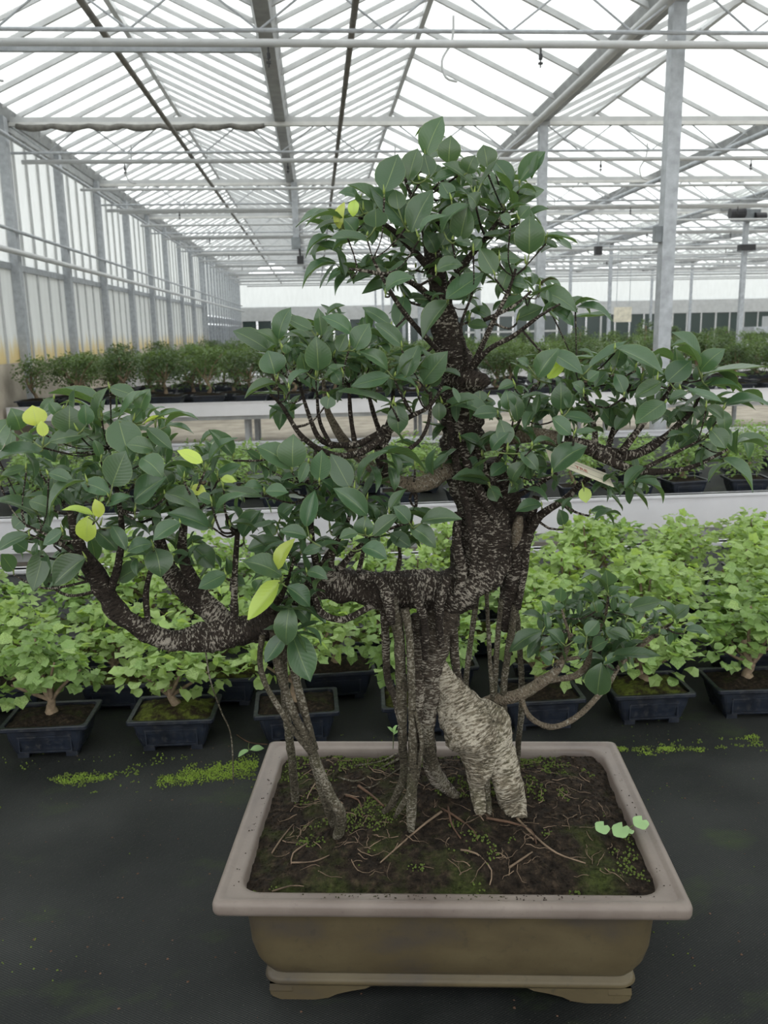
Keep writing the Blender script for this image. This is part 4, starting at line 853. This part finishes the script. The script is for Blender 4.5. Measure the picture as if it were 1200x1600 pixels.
GEO = [leaf_geo(a, f, w_, k) for k, (a, f, w_) in enumerate(((.02, .2, .012), (.06, .38, .018), (.1, .5, .014), (.15, .35, .02), (.2, .5, .02), (.08, .75, .015), (-.03, .4, .02)))]
LME = []
for g in GEO:
    mm = MB(); mm.add(g[0], g[1], g[2], Matrix()); LME.append(mm.mesh('leaf', 'leaf', True))
rl = random.Random(11); leaves = []; fill = MB()
def leaf_matrix(b, t, wm, rr, upw=.55):
    d = t-b; L = d.length; d = d/L
    toc = (CAM-(b+t)/2).normalized()
    n = toc*.8+Vector((0, 0, upw)); n = (n-d*n.dot(d)).normalized()
    full = max(wm, .46*L); tilt = math.acos(max(-1, min(1, wm/full)))*.85
    best = None
    for sg in (1, -1):
        q = Matrix.Rotation(sg*tilt+rr.uniform(-.15, .15), 3, d) @ n
        if best is None or q.z > best.z: best = q
    n = best; y = n.cross(d)
    m = Matrix((d*L, y*full*2, n*L)).transposed().to_4x4(); m.translation = b; return m
for (x0, y0, sc), (cx, cy, rx, ry, Yc, D), txt in LV:
    for row in txt.split('|'):
        bx, by, tx, ty, wd, tn = [float(v) for v in row.split()]
        bx, tx = x0+bx/sc, x0+tx/sc; by, ty = y0+by/sc, y0+ty/sc; wd /= sc; wd *= 1.14; tx += (tx-bx)*.07; ty += (ty-by)*.07
        mx, my = (bx+tx)/2, (by+ty)/2
        r2 = ((mx-cx)/rx)**2+((my-cy)/ry)**2
        dep = D*math.sqrt(max(0, 1-r2))
        Y = Yc-dep*rl.uniform(.65, 1.0)
        if tn == 4: Y = Yc-dep*rl.uniform(.0, .55)+.02
        Lpx = math.hypot(tx-bx, ty-by)
        dy = rl.uniform(-.32, .18)*Lpx*.001
        b = PY(bx, by, Y); t = PY(tx, ty, Y+dy); wm = wd*mpp(b)
        leaves.append((Lpx*wd, b, t, wm, int(tn)))
        for k in range(5 if tn != 3 else 0):          # inner leaves further back in the same cluster
            f = rl.uniform(.02, .32); yb = Yc+rl.uniform(-.45, .9)*D
            ix, iy = mx+(cx-mx)*f+rl.uniform(-12, 12), my+(cy-my)*f+rl.uniform(-9, 9)
            a = rl.uniform(0, 6.28); l2 = rl.uniform(.7, 1.0)*max(36, min(Lpx, 60))/2
            b2 = PY(ix-math.cos(a)*l2, iy-math.sin(a)*l2*.8, yb); t2 = PY(ix+math.cos(a)*l2, iy+math.sin(a)*l2*.8, yb+rl.uniform(-.02, .02))
            fill.add(*rl.choice(GEO), leaf_matrix(b2, t2, (t2-b2).length*rl.uniform(.25, .45), rl, .9))
leaves.sort(key=lambda q: -q[0])
small = MB()
for i, (a, b, t, wm, tn) in enumerate(leaves):
    mt = leaf_matrix(b, t, wm, rl)
    gi = rl.randrange(7)
    if i < 300 or tn in (3, 5):
        o = obj('leaf', LME[gi], bons, INV @ mt)
        c = TONE[tn]; v = rl.uniform(.82, 1.2); o.color = (c[0]*v*rl.uniform(.9, 1.1), c[1]*v, c[2]*v, 1)
        if tn == 3: o['label'] = 'young lime-green leaf'
        if tn == 5: o['label'] = 'withered brown leaf'
    else: small.add(*GEO[gi], mt)
part(small, 'small_leaves', 'leaf_fill', True, kind='stuff'); part(fill, 'inner_leaves', 'leaf_fill', True, kind='stuff')
# twigs: each cluster of leaf bases joins the nearest branch
clusters = []
for a, b, t, wm, tn in leaves:
    for c in clusters:
        if (c[0]-b).length < .028: c[1].append((b, t)); c[0] = sum((q[0] for q in c[1]), Vector())/len(c[1]); break
    else: clusters.append([b.copy(), [(b, t)]])
tw, pe, bu = MB(), MB(), MB()
for c, mem in clusters:
    c = c-Vector((0, 0, .006)); best = min(SAMP, key=lambda s: (s[0]-c).length+.5*max(0, s[0].z-c.z))
    p0, r0 = best; L = (c-p0).length; mid = (p0+c)/2+Vector((rl.uniform(-.1, .1)*L, rl.uniform(-.1, .1)*L, -.12*L))
    rs = min(r0*.6, .0022+.006*L)
    sp = smooth_path([(p0, rs), (mid, rs*.75), (c, .0013)], .01)
    tw.tube([p for p, r in sp], [r for p, r in sp], 6, lump=.15, ls=120)
    for b, t in mem: pe.tube([c, (c+b)/2-Vector((0, 0, .001)), b+(t-b)*.06], [.0012, .001, .0009], 5)
    d = (Vector((rl.uniform(-.4, .4), rl.uniform(-.4, .4), 1))).normalized(); q = c+Vector((0, 0, .004))
    bu.tube([q, q+d*.003, q+d*rl.uniform(.006, .012)], [.0012, .0015, .0003], 6)
part(tw, 'twigs', 'bark', True, kind='stuff'); part(pe, 'leaf_stalks', 'petiole', True, kind='stuff'); part(bu, 'leaf_buds', 'bud', True, kind='stuff')

# ---- plant tag on its band
tgp = PY(876, 690, 1.1); tg = empty('plant_tag', tgp)
TI = Matrix.Translation(-tgp)
bd = MB(); ax = (PY(912, 697, 1.1)-PY(842, 680, 1.11)).normalized(); e1 = ax.cross(Vector((0, 0, 1))).normalized(); e2 = ax.cross(e1)
rb = 13.8*mpp(tgp); n = 24
bd.rings([[e1*math.cos(2*PI*j/n)*rr_+e2*math.sin(2*PI*j/n)*rr_+ax*o_ for j in range(n)] for rr_, o_ in ((rb, -.002), (rb+.0012, -.002), (rb+.0012, .002), (rb, .002))], False, False)
bd.build('band', 'white_plastic', tg, True)
a = PY(853, 703, 1.095); b_ = PY(950, 742, 1.10); c_ = PY(905, 742, 1.06)
xa = (b_-a).normalized(); za = xa.cross(c_-a).normalized(); ya = za.cross(xa)
tm = Matrix((xa, ya, za)).transposed().to_4x4(); tm.translation = a
LT = (b_-a).length
card = MB().box((0, -.002, -.0004), (LT, .034, .0004), tm).build('card', 'tag_paper', tg); card.matrix_basis = TI
for yy in (.006, .024):
    for zz in (-1, 1):
        l = MB().box((.012, yy, zz*.0004-.0001), (LT-.008, yy+.0007, zz*.0004+.0001), tm).build('printed_line', 'dark_pipe', tg); l.matrix_basis = TI
cu = bpy.data.curves.new('tag_text', 'FONT'); cu.body = 'TRE'; cu.size = .011; cu.extrude = .0001
to = bpy.data.objects.new('tag_text', cu); C.objects.link(to); dg = bpy.context.evaluated_depsgraph_get(); me = bpy.data.meshes.new_from_object(to.evaluated_get(dg)); bpy.data.objects.remove(to)
me.materials.clear(); me.materials.append(M['red_ink'])
fl = 1 if za.dot(CAM-a) > 0 else -1
lo_ = obj('lettering', me, tg); lo_.matrix_basis = TI @ tm @ Matrix.Translation((LT*.42, .012 if fl > 0 else .022, fl*.0006)) @ (Matrix() if fl > 0 else Matrix.Rotation(PI, 4, 'X'))
tag(tg, 'cream plant tag with red lettering hanging by a white band from the spreading branch', 'plant tag')

# ================================================================== SMALL THINGS ON SOIL AND CLOTH
def round_leaf(c, r, nrm, notch=True):
    m = MB(); n = 18; z = nrm.normalized(); x = z.orthogonal().normalized(); y = z.cross(x); m.v.append(c+z*.0012)
    for j in range(n):
        a = 2*PI*j/n; q = r*(1+.06*math.sin(5*a)) if not (notch and j == 0) else r*.45
        m.v.append(c+x*math.cos(a)*q+y*math.sin(a)*q*.9)
    for j in range(n): m.face((0, j+1, (j+1) % n+1))
    return m
w0 = onsoil(972, 1305); wd_ = empty('weed_seedling', w0); WI = Matrix.Translation(-w0)
for px, py, r in ((941, 1293, 13), (970, 1297, 15), (1001, 1285, 14), (986, 1299, 5)):
    p = PZ(px, py, BZ+.195); o = round_leaf(p, r*mpp(p), Vector((rl.uniform(-.2, .2), -.35, 1))).build('leaf', 'weed_leaf', wd_, True); o.matrix_basis = WI
    s = smooth_path([(w0, .0008), ((w0+p)/2+Vector((0, 0, .004)), .0008), (p, .0006)], .006); o = MB().tube([q for q, r_ in s], .0007, 5).build('stem', 'petiole', wd_); o.matrix_basis = WI
tag(wd_, 'pale green weed seedling with round leaves leaning on the pot rim', 'weed')
w0 = PZ(372, 1158, .752); wd_ = empty('creeping_sprig', w0); WI = Matrix.Translation(-w0)
s = smooth_path([(PZ(370, 1148, .752), .0012), (PZ(390, 1160, .753), .0012), (PZ(418, 1163, .754), .001)], .01); o = MB().tube([p for p, r in s], .0011, 5).build('stem', 'rootlet_dark', wd_); o.matrix_basis = WI
for (bx, by, tx, ty) in ((388, 1172, 372, 1183), (391, 1172, 413, 1169)):
    b = PZ(bx, by, .762); t = PZ(tx, ty, .758); m2 = leaf_matrix(b, t, (t-b).length*.45, rl); o = MB(); o.add(*GEO[1], m2); o = o.build('leaf', 'weed_leaf', wd_, True); o.matrix_basis = WI
o = MB().tube([PZ(389, 1161, .753), PZ(388, 1168, .76), PZ(390, 1172, .762)], .0008, 5).build('stem', 'petiole', wd_); o.matrix_basis = WI
tag(wd_, 'creeping sprig with two pale leaves on the cloth beside the pot corner', 'sprig')
w0 = onsoil(614, 1150); wd_ = empty('sprout', w0); WI = Matrix.Translation(-w0)
for k in range(5):
    d = Vector((math.cos(k*1.3), math.sin(k*1.3)*.5, .8)).normalized(); b = PY(615, 1148, 1.2)+Vector((0, 0, .002*k)); o = MB(); o.add(*GEO[0], leaf_matrix(b, b+d*.013, .005, rl)); o = o.build('leaf', 'weed_leaf', wd_, True); o.matrix_basis = WI
o = MB().tube([onsoil(614, 1172), PY(615, 1146, 1.2)], .0008, 5).build('stem', 'petiole', wd_); o.matrix_basis = WI
tag(wd_, 'tiny green sprout rising behind the front aerial roots', 'sprout')
# moss on the cloth
mo, md, bits = MB(), MB(), MB()
for i in range(60000):
    x, y = rr.uniform(-1.3, 1.5), rr.gauss(1.615, .035)
    g = noise.noise(Vector((x*7, y*16, 1)))+.55*noise.noise(Vector((x*26, y*40, 4)))+.35*noise.noise(Vector((x*80, y*90, 9)))
    e = abs(y-1.615)/.07
    if -.42 < x < -.15: g += .42-.45*e
    elif x < -.42: g += .12-.45*e
    elif x > .5: g += .08-.7*e; 
    else: g -= .5
    if g > .12 and rr.random() < min(1, .12+(g-.12)*1.1): r = rr.uniform(.0008, .0028); (mo if g > .42 and rr.random() < .75 else md).blob((x, y, .75+r*.3), r, 1.0)
tag(mo.build('bright_moss', 'moss'), 'bright green moss strip on the black cloth before the small pots', 'moss', kind='stuff')
for i in range(2500):
    x, y = rr.uniform(-.9, 1.3), rr.uniform(.9, 1.75)
    g = noise.noise(Vector((x*5+9, y*6, 2)))+.5*noise.noise(Vector((x*25, y*25, 5)))
    if g > .35: r = rr.uniform(.0008, .0022); md.blob((x, y, .75+r*.3), r, .8)
tag(md.build('thin_moss', 'moss_dark'), 'thin dull moss specks scattered on the black cloth', 'moss', kind='stuff')
for i in range(700):
    x, y = rr.uniform(-.9, 1.2), rr.uniform(.55, 1.75); r = rr.uniform(.0006, .0024); bits.blob((x, y, .75+r*.3), r, .6)
tag(bits.build('grit', 'rootlet_dark'), 'tan grit specks scattered over the black cloth', 'grit', kind='stuff')
